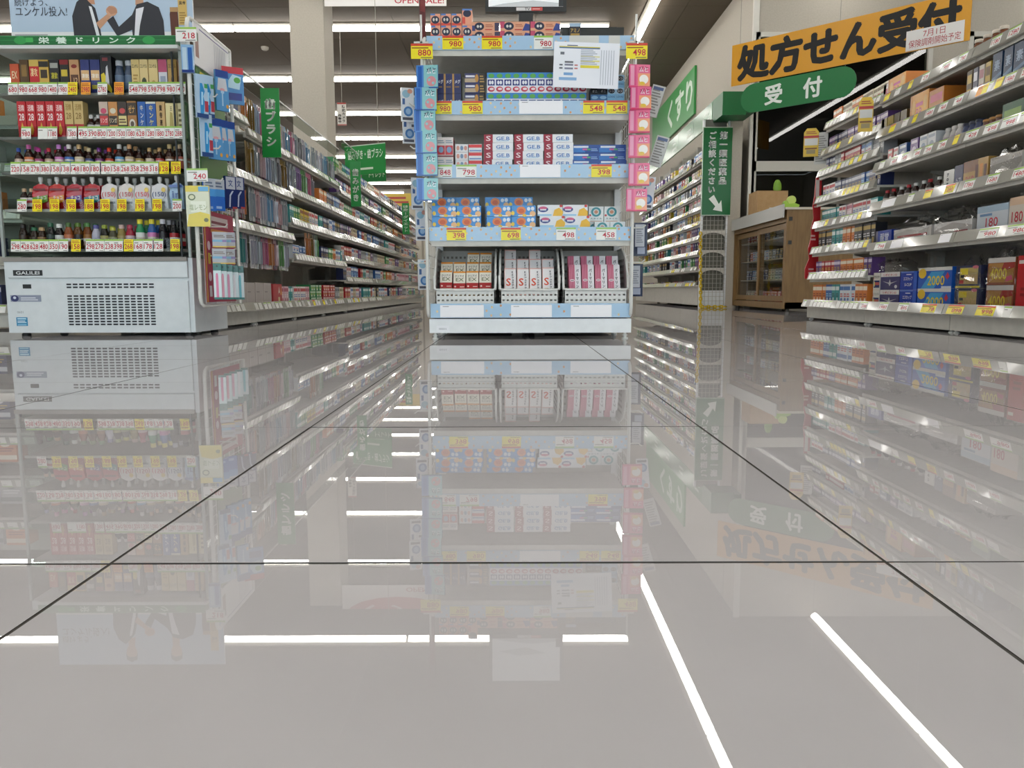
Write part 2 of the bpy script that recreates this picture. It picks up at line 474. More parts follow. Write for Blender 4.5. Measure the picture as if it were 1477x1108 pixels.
# ================================================================ PROMOTION RACK IN THE MIDDLE
RY = 3.312
rack = thing('end_rack', 'white end-of-aisle promotion rack with five stocked levels and three baskets', 'shelf unit', (.079, RY, 0))
RL = lambda x: x - .079
x0, x1 = -.352 - .079, .510 - .079
b = MB(); b.box(x0, x1, 0, .42, .028, .088, M_STEEL); b.build('base_panel', rack)
b = MB(); b.box(x0 + .03, x0 + .085, -.001, 0, .034, .06, M('eef0f4', .4)); b.pr([('t', '0501', .2, .3, .75, .6, M('8a8f98'))], (x0 + .03, -.001, .034), (1, 0, 0), (0, 0, 1), .055, .026); b.build('number_sticker', rack)
for x in (x0 + .022, x1 - .022):
    for y in (.03, .39):
        b = MB(); b.lathe([(.014, 0), (.014, .005), (.006, .009), (.013, .016), (.006, .023), (.006, .03)], M_PIPE, 8, (x, y)); b.build('foot', rack)
b = MB(); b.box(x0 + .01, x1 - .01, .40, .42, .088, 1.2, M_BACK); b.build('back_panel', rack)
for x in (x0, x1 - .03):
    b = MB(); b.box(x, x + .03, .37, .42, .03, 1.22, M_STEEL); b.build('upright', rack)
M_BLUE = 'a9c9e4'
lv = [(1.186, 1.241), (.930, .985), (.674, .729), (.416, .473), (.093, .153)]
SHZ = []; SHELVES = []
def rail_print(w, seed, blanks):
    rnd = random.Random(seed); ops = []
    n = int(w / .021)
    for i in range(n):
        for j in (0, 1, 2):
            if (i + j) % 2 or rnd.random() < .3: continue
            cx = (i + .5 + rnd.uniform(-.2, .2)) / n; cy = .2 + j * .3 + rnd.uniform(-.06, .06)
            ops.append(('e', cx, cy, .0045 / w, .09, M(('e0b98c', 'd99a62', 'e8cf9c')[(i + j) % 3], .3)))
    return ops
for li, (z0, z1) in enumerate(lv):
    zt = z0 + .012
    SHZ.append(zt + .001)
    s = MB(); s.box(x0 + .012, x1 - .012, .0, .40, z0, zt, M_SHELF)
    if li < 4: s.box(x0 + .012, x1 - .012, .0, .016, z0 - .022, z0, M_SHELF)
    sh = s.build('shelf', rack); SHELVES.append(sh)
    b = MB(); b.box(x0 + .006, x1 - .006, -.006, 0, z0, z1, M(M_BLUE, .22))
    b.pr(rail_print(x1 - x0, li, None), (x0 + .006, -.006, z0), (1, 0, 0), (0, 0, 1), x1 - x0 - .012, z1 - z0, .00001)
    b.build('price_rail', sh)
def rcard(li, u0, u1, style, price):
    X0, X1 = RL(px(u0, RY, 200 + li * 60)), RL(px(u1, RY, 200 + li * 60))
    z0, z1 = lv[li]
    sh = SHELVES[li]
    w = X1 - X0
    ob('price_card', card(style, price, round(w, 3), .052), sh, ((X0 + X1) / 2, -.0074, z0 + .002))
for a in ((0, 640, 670, 'y', '980'), (0, 696, 725, 'y', '980'), (0, 770, 797, 'w', '980'), (0, 820, 862, 'g', ''), (0, 876, 892, 'g', ''),
          (1, 628, 653, 'y', '980'), (1, 668, 697, 'y', '980'), (1, 749, 811, 'n', ''), (1, 840, 870, 'y', '548'), (1, 873, 903, 'y', '548'),
          (2, 628, 653, 'w', '848'), (2, 659, 688, 'w', '798'), (2, 750, 808, 'n', ''), (2, 852, 881, 'y', '398'),
          (3, 645, 673, 'y', '398'), (3, 723, 751, 'y', '698'), (3, 802, 830, 'w', '498'), (3, 859, 888, 'w', '458'),
          (4, 635, 698, 'n', ''), (4, 737, 796, 'n', ''), (4, 823, 882, 'n', '')):
    rcard(*a)

# --- stock on the rack
NV = '1d2340'
box_kind('eye', 'eye_mask_box', 'box', .040, .09, .046, 'e8a183', [('r', 0, .0, 1, .22, 'd9503f'), ('e', .5, .48, .42, .34, NV), ('e', .34, .5, .1, .14, 'd8d4cc'), ('e', .64, .5, .1, .14, 'd8d4cc'), ('r', 0, .86, .5, 1, '5b83c4')], side='c46a58')
box_kind('eyeup', 'eye_mask_box', 'box', .040, .09, .065, 'e8a183', [('e', .5, .72, .42, .22, NV), ('r', 0, .1, .3, .5, 'd9503f'), ('r', 0, .9, 1, 1, '5b83c4')])
box_kind('eyelong', 'eye_mask_box', 'box', .117, .07, .036, 'e2a583', [('r', 0, 0, .16, .6, '39407a'), ('e', .3, .5, .17, .44, NV), ('e', .25, .5, .04, .16, 'd8d4cc'), ('e', .35, .5, .04, .16, 'd8d4cc'), ('r', .5, .1, .75, .2, 'c6392f'), ('r', .84, 0, 1, .9, '3a3350'), ('l', .52, .45, .78, .8, 2, 'b96a4e')], side='3a3350')
box_kind('eyelong2', 'eye_mask_box', 'box', .122, .07, .036, 'e2a583', [('r', 0, .3, .16, 1, 'c84a6a'), ('e', .3, .5, .17, .44, NV), ('e', .25, .5, .04, .16, 'd8d4cc'), ('e', .35, .5, .04, .16, 'd8d4cc'), ('r', .5, .06, .75, .18, 'c6392f'), ('p', [(.75, 0), (1, 0), (1, .7), (.86, .8)], '2e3f8a'), ('l', .52, .45, .78, .8, 2, 'b96a4e')], side='3a2030')
y = RY + .03
z = SHZ[0]
for i in range(4):
    X = px(628 + i * 15.3, y, 40)
    for k in range(3):
        if k == 2 and i == 3: put('eyeup', X, y, z + k * .047, 0, 'upright salmon eye-mask box topping the last stack of the top level'); continue
        put('eye', X, y, z + k * .047, 0, 'small salmon box with navy oval on the top level', 'small salmon boxes on the top level')
for i, (u, kk) in enumerate(((699.5, 'eyelong'), (742.5, 'eyelong2'), (786.5, 'eyelong2'))):
    for k in range(3 if i else 3):
        put(kk, px(u, y, 40), y + random.uniform(0, .004), z + k * .0365 + .0, 0, ('wide salmon box with green corner lying in the left pile of the top level', 'wide salmon box with pink corner lying in the middle pile of the top level', 'wide salmon box with pink corner lying in the right pile of the top level')[i], ('wide salmon boxes left pile', 'wide salmon boxes middle pile', 'wide salmon boxes right pile')[i])
b = MB()
X0, X1 = px(811, y, 40), px(900, y, 40)
b.box(X0, X1, y, y + .03, z, z + .085, M('23251f', .5)); b.box(X0, X1 - .014, y + .12, y + .15, z, z + .125, M('23251f', .5)); b.box(X0, X0 + .006, y + .03, y + .15, z, z + .085, M('23251f', .5)); b.box(X0 + .006, X1, y + .03, y + .12, z, z + .01, M('23251f', .5))
tag(b.build('display_tray'), 'black stepped display tray, nearly empty, at the right of the top level', 'tray')
box_kind('pillpack', 'tablet_pouch', 'pack', .046, .018, .095, '26242a', [('r', 0, .86, 1, 1, '9fb9cf'), ('b', 'アミノ', .1, .62, .9, .78, 'c9a645'), ('r', .1, .45, .9, .58, 'a8863a'), ('p', [(0, .25), (1, .4), (1, .15), (0, .1)], 'd9d4da'), ('r', 0, 0, 1, .1, 'd98ba0')])
put('pillpack', px(829, y, 40), y - .02, z, 0, 'single black and gold pouch standing before the empty black tray')

# level 2
y = RY + .03; z = SHZ[1]
box_kind('nbox', 'navy_gold_box', 'box', .036, .1, .079, '20265c', [('r', 0, 0, .22, 1, 'b58a4a'), ('b', 'メグ', .3, .5, .92, .7, 'e8e8ee'), ('r', .3, .3, .8, .36, '8a6a3a')], side='3a2d20', top='3a2d20')
box_kind('nflat', 'navy_gold_box', 'box', .083, .066, .040, '2a2c60', [('r', .0, .1, .55, .5, 'b9a48a'), ('r', .04, .6, .5, .8, 'dcdce6'), ('r', .72, 0, 1, 1, '2b241c'), ('l', .75, .1, .98, .9, 3, 'a8864a'), ('e', .6, .5, .09, .4, 'c08a3a')])
for i in range(3):
    for k in range(2):
        put('nbox', px(634 + i * 12.3, y, 120), y, z + k * .080, 0, 'navy and gold upright box stacked at the left of the second level', 'navy gold boxes second level')
for k in range(4):
    put('nflat', px(685, y, 120) + random.uniform(-.002, .002), y + random.uniform(0, .006), z + k * .0405, 0, 'navy and gold box lying flat in the pile beside the upright navy boxes', 'flat navy gold boxes')
box_kind('fish', 'white_blue_box', 'box', .0345, .09, .081, 'e9eaf2', [('r', 0, .72, 1, 1, '2f86cc'), ('e', .52, .84, .36, .11, '58a84a'), ('r', .08, .36, .92, .66, '1f2a7a'), ('e', .36, .51, .14, .1, 'e8e8f0'), ('e', .66, .51, .14, .1, 'e8e8f0'), ('e', .5, .18, .42, .13, 'c8324e'), ('e', .55, .19, .26, .06, 'f0dce0')], side='cfd4e2', top='2f86cc')
for i in range(12):
    for k in range(2):
        put('fish', px(708.5 + i * 12 + (0 if k else -.8), y, 120), y, z + k * .082, 0, 'white box with navy plate and red oval on the second level', 'white and blue boxes second level')
box_kind('roundd', 'round_logo_box', 'box', .0345, .08, .05, '2a6aa2', [('r', 0, .45, 1, 1, '23262c'), ('e', .5, .72, .4, .24, '0e1116'), ('b', 'オニ', .2, .62, .8, .82, 'd8dade'), ('e', .5, .22, .4, .14, '8ab6d6')], side='1c3c60')
box_kind('roundb', 'round_logo_box', 'box', .0345, .08, .05, '79b4d8', [('r', 0, .5, 1, 1, '9ec4dc'), ('e', .5, .74, .38, .2, '16181e'), ('b', 'シン', .2, .64, .8, .84, 'd8dade'), ('b', 'LOVAS', .1, .2, .9, .36, '2a4a80')], side='4c80a6')
for i in range(4):
    for k in range(2 if i < 2 else 3):
        put('roundd' if i < 2 else 'roundb', px(858 + i * 12.2, y, 120), y, z + k * .051, 0, 'dark blue box with black disc at the right of the second level' if i < 2 else 'pale blue box with black disc at the right end of the second level', 'dark round-logo boxes' if i < 2 else 'pale round-logo boxes')

# level 3
z = SHZ[2]
box_kind('rw', 'red_white_box', 'box', .035, .09, .079, 'e6dcd8', [('r', .05, .1, .95, .58, 'c8303a'), ('e', .5, .36, .3, .16, '86a8cc'), ('l', .1, .7, .9, .9, 2, '8898a8'), ('r', 0, 0, 1, .06, '7a2430')], side='b04048', top='c8303a')
for i in range(2):
    for k in range(2):
        put('rw', px(636 + i * 11.8, y, 210), y, z + k * .080, 0, 'red and white box with pale blue disc, third level', 'red white boxes third level')
box_kind('faces', 'white_box', 'box', .053, .12, .032, 'e4e2e4', [('e', .2, .5, .12, .3, 'd89a8a'), ('e', .5, .5, .12, .3, '7a94b4'), ('e', .8, .5, .12, .3, 'd89a8a')], top='c8b8b8')
box_kind('rband', 'white_box', 'box', .055, .12, .032, 'e4e6ea', [('r', 0, .55, 1, .95, 'd83a3c'), ('l', .05, .1, .95, .4, 1, '6a8cc0')], top='b05058')
for k in range(4):
    put('faces', px(666, y, 210), y, z + k * .033, 0, 'white flat box printed with three small discs, stacked four high on the third level', 'three-disc boxes')
for k in range(4):
    put('rband', px(685.5, y, 210), y, z + k * .033, 0, 'white flat box with red band, stacked four high on the third level', 'red band boxes')
box_kind('gs', 'gum_care_box', 'box', .122, .14, .0335, 'eceef2', [('r', .0, .0, .3, 1, '9e1030'), ('b', 'S', .07, .2, .23, .82, 'f0d8dc'), ('b', 'GE.B', .42, .28, .88, .72, '2a72bc'), ('r', .42, .2, .86, .25, '9fd0ee')], side='d8dae0', top='cfc6cc')
for i, u in enumerate((718.5, 763, 805.5)):
    n = 5
    for k in range(n):
        put('gs', px(u, y, 210) + random.uniform(-.002, .002), y, z + k * .0342, 0, 'white box with dark red S end in the %s stack of the third level' % ('left', 'middle', 'right')[i], 'S boxes %s stack' % ('left', 'middle', 'right')[i])
box_kind('bl', 'blue_paste_box', 'box', .113, .05, .032, '1c4c9c', [('p', [(0, 0), (.5, 0), (.3, .9), (0, .6)], '2f7ac8'), ('r', .05, .6, .6, .85, 'dfe6f2'), ('r', .38, .3, .55, .5, 'd060a0'), ('r', .55, .3, .68, .5, '4fae6a'), ('l', .7, .2, .95, .6, 2, '8fb4e0')], side='163c80', top='1a4488')
for i in range(2):
    for k in range(4):
        put('bl', px(845.5 + i * 39, y, 215), y + (.02 if k > 1 else 0), z + k * .033, 0, 'blue flat carton in the piles at the right end of the third level', 'blue cartons third level')

# level 4 (children's boxes; the cartoon figures are left out)
z = SHZ[3]
box_kind('kid', 'kids_toothpaste_box', 'box', .105, .08, .045, '4f9be0', [('e', .42, .55, .19, .38, 'e88a4e'), ('e', .42, .5, .12, .22, 'd9653a'), ('e', .88, .25, .12, .26, 'f0c08a'), ('e', .08, .3, .07, .2, 'f0cf4a'), ('e', .72, .7, .07, .18, 'e6f0fa'), ('e', .88, .72, .07, .18, 'e6f0fa'), ('r', .3, 0, .85, .12, 'f4f0e4'), ('e', .55, .1, .08, .14, 'f2c83a')], side='3c7cc0', top='b9c4d4', top_ops=[('e', .6, .5, .2, .3, 'c85a34')])
for i, u in enumerate((638, 673, 717, 752)):
    for k in range(3):
        dy = .0 if k == 0 else .012
        put('kid', px(u, y, 300) + (.008 if k else 0), y + dy, z + k * .046, 0, 'bright blue children\'s box with orange disc in the front of the fourth level', 'blue children\'s boxes')
for i, u in enumerate((640, 674, 717, 751)):
    for k in range(4):
        put('kid', px(u, y + .1, 300), y + .105, z + k * .046, 0, 'bright blue children\'s box in the back row of the fourth level', 'blue children\'s boxes back row')
box_kind('poke', 'kids_toothpaste_box', 'box', .108, .09, .046, 'eceef2', [('e', .22, .6, .2, .26, '3a4a90'), ('e', .22, .72, .16, .14, 'd25a86'), ('r', .1, .5, .34, .62, 'e8ecf4'), ('p', [(.6, 0), (1, 0), (1, .4), (.85, .75), (.66, .55)], 'f0bc2c'), ('r', 0, 0, .55, .16, '9ccbea'), ('e', .92, .9, .06, .12, 'd03a3a')], side='c8ccd4', top='c9ccc0')
for i, u in enumerate((800, 836)):
    for k in range(3):
        put('poke', px(u - k * 3, y, 300), y + k * .008, z + k * .047, 0, 'white children\'s box with a yellow corner patch on the fourth level', 'white and yellow children\'s boxes')
box_kind('ring', 'ring_print_box', 'box', .064, .05, .068, 'e6ecec', [('e', .5, .66, .34, .3, '2f8e98'), ('e', .5, .66, .2, .18, 'd8dcd8'), ('e', .5, .66, .13, .11, 'c88a6a'), ('b', 'スタイル', .1, .2, .9, .3, '2a5a6a'), ('e', .1, .45, .07, .07, 'c83a3a'), ('l', .1, .06, .9, .15, 1, 'c8a08a')], side='bfcaca', top='b8c4c4')
for i in range(2):
    for k in range(2):
        put('ring', px(869 + i * 22.5 - k * 9, y, 300), y + k * .055, z + k * 0 + (.04 if k else 0) - (0.04 if k else 0), 0, 'white box with a teal ring, %s row of the fourth level' % ('front', 'back')[k], 'teal ring boxes %s row' % ('front', 'back')[k])
for i in range(2):
    put('ring', px(860 + i * 22.5, y + .055, 290), y + .055, z + .069, 0, 'white box with a teal ring on top of the back row, fourth level', 'teal ring boxes top')

# --- baskets on the base
def perf(b, o, ux, uz, W, H, nx, nz, hw, hh, m, y0=.0, zlo=.0, zhi=1.0):
    """a plate with a grid of real holes; o corner, ux/uz axes"""
    o = Vector(o); ux = Vector(ux); uz = Vector(uz)
    def q(a, c, d, e): b.face([o + ux * a + uz * d, o + ux * c + uz * d, o + ux * c + uz * e, o + ux * a + uz * e], m)
    za, zb = H * zlo, H * zhi
    if zlo > 0: q(0, W, 0, za)
    if zhi < 1: q(0, W, zb, H)
    cz = (zb - za) / nz; cx = W / nx
    for j in range(nz):
        z0 = za + j * cz; h0 = z0 + (cz - hh) / 2
        q(0, W, z0, h0); q(0, W, h0 + hh, z0 + cz)
        for i in range(nx + 1):
            a = 0 if i == 0 else (i - 1) * cx + (cx + hw) / 2
            c = W if i == nx else i * cx + (cx - hw) / 2
            q(a, c, h0, h0 + hh)
M_BASK = M('e0e1dd', .4)
BZ = SHZ[4]
baskets = []
for i, (u0, u1) in enumerate(((625, 716.5), (719, 808.5), (811, 908))):
    xa, xb = px(u0, RY, 420), px(u1, RY, 420)
    W = xb - xa; y0 = RY + .012
    t = thing('plastic_basket', 'white perforated plastic basket, %s of the three on the rack base' % ('left', 'middle', 'right')[i], 'basket', ((xa + xb) / 2, y0, BZ), 0, 'baskets on the rack base')
    FH = .105; BH = .285; D = .335
    b = MB(); perf(b, (-W / 2 + .012, 0, 0), (1, 0, 0), (0, -.06, 1), W - .024, FH, 13, 4, .010, .007, M_BASK, zlo=.05, zhi=.9); b.build('front_wall', t)
    b = MB(); perf(b, (-W / 2 + .006, D, 0), (1, 0, 0), (0, 0, 1), W - .012, BH, 13, 8, .010, .010, M_BASK, zlo=.04, zhi=.95); b.build('back_wall', t)
    for sx in (-1, 1):
        b = MB()
        prof = [(0, FH), (.02, FH + .07), (.07, FH + .13), (.13, BH - .02), (.2, BH), (D, BH)]
        xx = sx * (W / 2 - .006)
        pts = [(0, 0)] + prof + [(D, 0)]
        bot = [(p[0], 0) for p in prof]
        for k in range(len(prof) - 1):
            a, c = prof[k], prof[k + 1]
            b.face([(xx, a[0], 0), (xx, c[0], 0), (xx, c[0], c[1]), (xx, a[0], a[1])], M_BASK)
        b.tube([(xx, p[0] - .004, p[1]) for p in prof], .005, M_BASK, 6)
        for k in range(9):
            zz = .02 + k * .026
            for j in range(10):
                yy = .03 + j * .033
                if zz < FH or (yy > .1 and zz < BH - .04): b.box(xx - .0012, xx + .0012, yy, yy + .016, zz, zz + .011, M('8a7f7c', .7))
        b.build('side_wall', t)
    b = MB(); b.tube([(-W / 2 + .004, .0, FH + .06), (-W / 2 + .006, -.008, FH + .004), (-W / 2 + .02, -.012, FH), (W / 2 - .02, -.012, FH), (W / 2 - .006, -.008, FH + .004), (W / 2 - .004, .0, FH + .06)], .0055, M_BASK, 8); b.build('rim', t)
    b = MB(); b.box(-W / 2 + .012, W / 2 - .012, .004, D, 0, .004, M_BASK); b.build('bottom', t)
    b = MB(); b.box(-W / 2 + .016, W / 2 - .016, .012, D - .01, .06, .068, M('b8b8b2', .5)); b.build('riser', t)
    baskets.append(((xa + xb) / 2, y0, W))
box_kind('ex', 'ex_box', 'box', .052, .036, .108, 'e9e4d6', [('r', 0, .93, 1, 1, 'e0912e'), ('b', 'クリアパ', .12, .74, .86, .85, '3a3848'), ('b', 'EX', .2, .58, .86, .72, '6a7050'), ('r', 0, .26, 1, .5, 'a80f16'), ('e', .16, .36, .08, .035, 'f0d8d4'), ('r', .55, .33, .92, .36, 'f0d0cc'), ('l', .1, .06, .9, .2, 2, '8a8680')], side='a80f16', top='e0b070')
box_kind('sbox', 's_private_box', 'box', .0505, .03, .122, 'ece9ea', [('r', 0, 0, 1, .04, 'e8b8b0'), ('r', 0, .96, 1, 1, 'e8b8b0'), ('r', 0, 0, .05, 1, 'e8b8b0'), ('b', 'S', .16, .34, .56, .62, 'dd4a22'), ('v', 'EZシュミテクト', .62, .12, .84, .9, '45444c'), ('r', .2, .2, .5, .23, 'd8a050')], side='e6c4c0', top='eadcdc')
box_kind('pbox', 'pink_striped_box', 'box', .052, .034, .135, 'eceaee', [('r', 0, 0, .5, 1, 'd98aa2')] + [('r', .02 + .08 * k, .0, .045 + .08 * k, 1, 'b8385e') for k in range(6)] + [('e', .27, .47, .2, .04, 'f2e4ea'), ('r', .14, .46, .4, .48, '6a2030'), ('r', .16, .1, .38, .2, '9a9098'), ('v', 'パーマリン', .58, .2, .82, .86, '55555c')], side='c83a62', top='cfc8d0')
tilt = -.33
def basket_fill(i, key, cols, rows, label, group, extra=()):
    cx, y0, W = baskets[i]
    w = KIND[key]['w'] + .0075
    for r in range(rows):
        for c in range(cols):
            X = cx + (c - (cols - 1) / 2) * w * (.94 if cols > 3 else 1) + random.uniform(-.001, .001)
            put(key, X, y0 + .022 + r * .06, BZ + .082 + r * .042 + (.0 if r else random.uniform(0, .004)), random.uniform(-.02, .02), label % ('front', 'second', 'third')[r], group % ('front', 'second', 'third')[r], tilt)
    for c, r in extra:
        X = cx + (c - (cols - 1) / 2) * w * .94
        put(key, X, y0 + .022 + r * .06, BZ + .083 + r * .042, 0, label % ('front', 'second', 'third')[r], group % ('front', 'second', 'third')[r], tilt)
basket_fill(0, 'ex', 4, 2, 'white and dark red EX box in the %s row of the left basket', 'EX boxes %s row', ((2, 2), (3, 2)))
basket_fill(1, 'sbox', 4, 2, 'white box with orange S in the %s row of the middle basket', 'S boxes %s row in basket', ((0, 2), (2, 2)))
basket_fill(2, 'pbox', 4, 2, 'pink striped box in the %s row of the right basket', 'pink boxes %s row')

# --- wire side panels with hanging strips
def wire_panel(name, label, X, Y0, Y1, z0, z1, step=.05, cat='wire panel', steps_y=.05, r=.007):
    t = thing(name, label, cat, (X, Y0, z0))
    H = z1 - z0; D = Y1 - Y0; R = .035
    b = MB()
    b.tube([(0, D, H), (0, R, H), (0, .01, H - .012), (0, 0, H - R), (0, 0, R), (0, .01, .012), (0, R, 0), (0, D, 0), (0, D, H)], r, M_PIPE, 8)
    b.build('frame', t)
    b = MB()
    n = int(H / step)
    for k in range(1, n):
        b.box(-.0012, .0012, 0, D, k * H / n - .0012, k * H / n + .0012, M_PIPE)
    m = int(D / steps_y)
    for k in range(1, m):
        b.box(-.0012, .0012, k * D / m - .0012, k * D / m + .0012, .0, H, M_PIPE)
    b.build('wire_grid', t)
    return t
XL, XR = px(616, 3.29, 350), px(911.5, 3.29, 350)
wl = wire_panel('wire_panel', 'white wire panel on the left flank of the middle rack', XL, 3.285, 3.72, .10, 1.235)
wr = wire_panel('wire_panel', 'white wire panel on the right flank of the middle rack', XR, 3.285, 3.72, .10, 1.235)
for q in (wl, wr):
    q.parent = rack; q.location = q.location - rack.location
    del q['label'], q['category']
# price flags on the panel tops
def flag(u0, v0, u1, v1, Y, style, price, label, pole=None):
    a, c = at(u0, v1, Y=Y), at(u1, v0, Y=Y)
    w, h = round(c.x - a.x, 3), round(c.z - a.z, 3)
    o = ob('price_card', card(style, price, w, h), None, ((a.x + c.x) / 2, Y, a.z))
    tag(o, label, 'price tag')
    return o
flag(593, 63, 624, 85, 3.262, 'y', '880', 'yellow price tag at the top left corner of the middle rack')
flag(903, 62, 934, 85, 3.262, 'y', '498', 'yellow price tag with red strip at the top right corner of the middle rack')
for X, lab in ((px(608, 3.275, 70), 'left'), (px(917, 3.275, 70), 'right')):
    b = MB(); b.box(-.004, .004, -.003, .003, 0, .21, M('d4d4ce', .25)); b.box(-.03, .03, -.003, .0, .1, .107, M('d4d4ce', .25))
    tag(b.build('tag_holder', None, (X, 3.268, 1.10)), 'clear plastic strip holding the price tag at the %s top of the middle rack' % lab, 'tag holder')
# strips of pocket packs
box_kind('pkb', 'pocket_pack', 'pack', .088, .012, .09, '8fc9cc', [('r', 0, 0, .34, 1, '4f86cc'), ('r', .08, .05, .26, .95, '2d62b4'), ('b', 'ポケ', .48, .66, .92, .9, '1f2a4a'), ('b', 'ムヒ', .5, .62, .9, .84, 'eef2f6'), ('e', .7, .3, .22, .22, 'd8949a'), ('e', .6, .36, .06, .06, '8fc9cc'), ('e', .78, .22, .06, .06, '8fc9cc'), ('r', 0, 0, 1, .05, '2452a0')], side='3c72be', r=.15)
box_kind('pkp', 'pocket_pack', 'pack', .085, .012, .09, 'e86a92', [('r', 0, .08, .34, 1, 'd84a82'), ('r', .06, .1, .24, .95, 'e89ab8'), ('b', 'ポケ', .45, .72, .92, .93, 'a02050'), ('b', 'ムヒ', .48, .68, .9, .88, 'f6e4ec'), ('r', .42, .06, 1, .62, 'f0a07a'), ('e', .7, .36, .22, .2, 'f4efe8'), ('e', .62, .18, .14, .08, 'e8c040'), ('r', 0, 0, 1, .06, 'd02a5e')], side='c83a6a', r=.15)
for k, (u, v0, v1) in enumerate(((616.5, 89, 128), (614.5, 128, 160), (613, 160, 191), (615, 191, 222), (616, 222, 254), (617, 254, 290))):
    p = at(u, v1, Y=3.262)
    put('pkb', p.x, 3.255 - .003 * (k % 2), p.z, random.uniform(-.12, .12), 'blue and teal pocket pack, %s from the top of the hanging strip left of the rack' % ('first', 'second', 'third', 'fourth', 'fifth', 'sixth')[k], 'blue pocket packs')
for k, (u, v0, v1) in enumerate(((922, 92, 127), (923.5, 127, 159), (921.5, 159, 192), (921, 192, 228), (921, 230, 268), (917.5, 268, 305))):
    p = at(u, v1, Y=3.262)
    put('pkp', p.x, 3.255 - .003 * (k % 2), p.z, random.uniform(-.12, .12), 'pink pocket pack, %s from the top of the hanging strip right of the rack' % ('first', 'second', 'third', 'fourth', 'fifth', 'sixth')[k], 'pink pocket packs')
# smaller packs on the outward hooks of the panels
def hang_kind(key, w, h, base, ops, side=None, r=.2):
    box_kind(key, 'hanging_pack', 'pack', w, .012, h, base, ops, side, r=r)
hang_kind('hw', .055, .14, 'e4e8ee', [('e', .4, .82, .3, .12, '9cc4d8'), ('e', .7, .9, .2, .07, 'd89a86'), ('e', .55, .3, .36, .15, '4f80bc'), ('e', .55, .3, .2, .09, '9fc0e2'), ('r', .1, .5, .3, .68, '4a6aa0'), ('r', .1, .04, .9, .12, '5a5a66')])
hang_kind('hn', .062, .15, '26304e', [('r', .12, .28, .8, .95, 'c9cdd6'), ('l', .2, .4, .7, .85, 7, '8f95a2'), ('r', .3, .06, .85, .26, 'aab2c8')])
hang_kind('hg', .055, .13, 'c6c8c4', [('l', .1, .1, .85, .9, 9, '8a8a86'), ('r', .1, .85, .9, .95, '5a6a90')])
for k, (u, v, kk) in enumerate(((590, 178, 'hw'), (601, 186, 'hw'), (589, 205, 'hw'), (600, 300, 'hw'), (605, 345, 'hw'), (607, 418, 'hw'))):
    p = at(u, v, Y=3.5)
    put(kk, p.x, 3.46 + .035 * k, p.z, .25, 'white hanging pack with a blue disc on the left wire panel, %s' % ('topmost', 'second from top', 'third from top', 'fourth from top', 'fifth from top', 'lowest')[k], 'disc packs left wire panel')
for k, (u, v, kk, dz) in enumerate(((934, 172, 'hg', .3), (943, 240, 'hg', .3), (934, 300, 'hw', .1), (928, 368, 'hn', 0), (924, 428, 'hn', 0))):
    p = at(u, v, Y=3.5)
    o = put(kk, p.x, 3.44 + .05 * k, p.z, -.25, ('grey printed hanging pack at the upper right of the middle rack', 'grey printed hanging pack tilted beside the pink strip', 'white hanging pack behind the lowest pink pack', 'navy hanging pack with white card on the right wire panel', 'navy hanging pack lowest on the right wire panel')[k])
    o.rotation_euler.y = dz
# hooks of the flanks
for wp, sx in ((wl, -1), (wr, 1)):
    for k, zz in enumerate((.23, .38, .55, .72, .9)):
        b = MB(); b.tube([(0, .17, zz), (sx * .07, .17, zz), (sx * .085, .17, zz + .012)], .003, M_PIPE, 5); b.build('hook', wp)

# --- paper notice and screen
a, c = at(797, 126, Y=3.29), at(892, 60, Y=3.29)
W, H = c.x - a.x, c.z - a.z
b = MB(); b.box(0, W, -.0006, 0, 0, H, M('eef1f8', .5))
ops = [('r', .08, .86, .7, .885, '3a6a9a'), ('r', .08, .885, .7, .905, 'd8c83a'), ('l', .2, .915, .36, .955, 1, '555a66'), ('r', .09, .16, .36, .225, '8ab4de'), ('r', .1, .72, .16, .78, '6a6e78')]
ops += [('r', .16, .27 + .0, .3, .33, '7aa8d8'), ('r', .17, .4, .3, .44, '80849a'), ('r', .17, .48, .3, .52, '80849a'), ('r', .17, .54, .3, .58, '70727a')]
ops += [('r', .32, .41, .37, .44, 'c87a7a'), ('r', .32, .48, .37, .51, 'c87a7a'), ('r', .09, .41, .14, .44, '60646e'), ('r', .09, .48, .14, .51, '60646e')]
ops += [('r', .41, .44, .7, .5, 'e6d83a'), ('r', .41, .58, .7, .61, 'e6df8a'), ('r', .41, .68, .7, .7, 'e6df8a'), ('l', .41, .52, .66, .86, 9, 'b4bac6')]
for k in range(6): ops += [('r', .72 + .038 * k, .08, .728 + .038 * k, .84, 'a8adb8')]
b.pr([o[:-1] + (M(o[-1], .5),) for o in ops], (0, -.0006, 0), (1, 0, 0), (0, 0, 1), W, H, .00012)
o = b.build('paper_notice', None, (a.x, 3.285, a.z)); o.rotation_euler.y = .035
tag(o, 'white A4 notice with charts clipped over the right of the rack\'s top levels', 'notice')
a = at(700, 17, Y=3.42); c = at(817, 17, Y=3.42)
W = c.x - a.x
t = thing('small_screen', 'small black framed video screen standing over the top of the middle rack', 'screen', ((a.x + c.x) / 2, 3.42, 1.205))
zb = a.z - 1.205
b = MB(); b.box(-W / 2, W / 2, 0, .03, zb, zb + .24, M('1d1e1e', .35)); b.build('bezel', t)
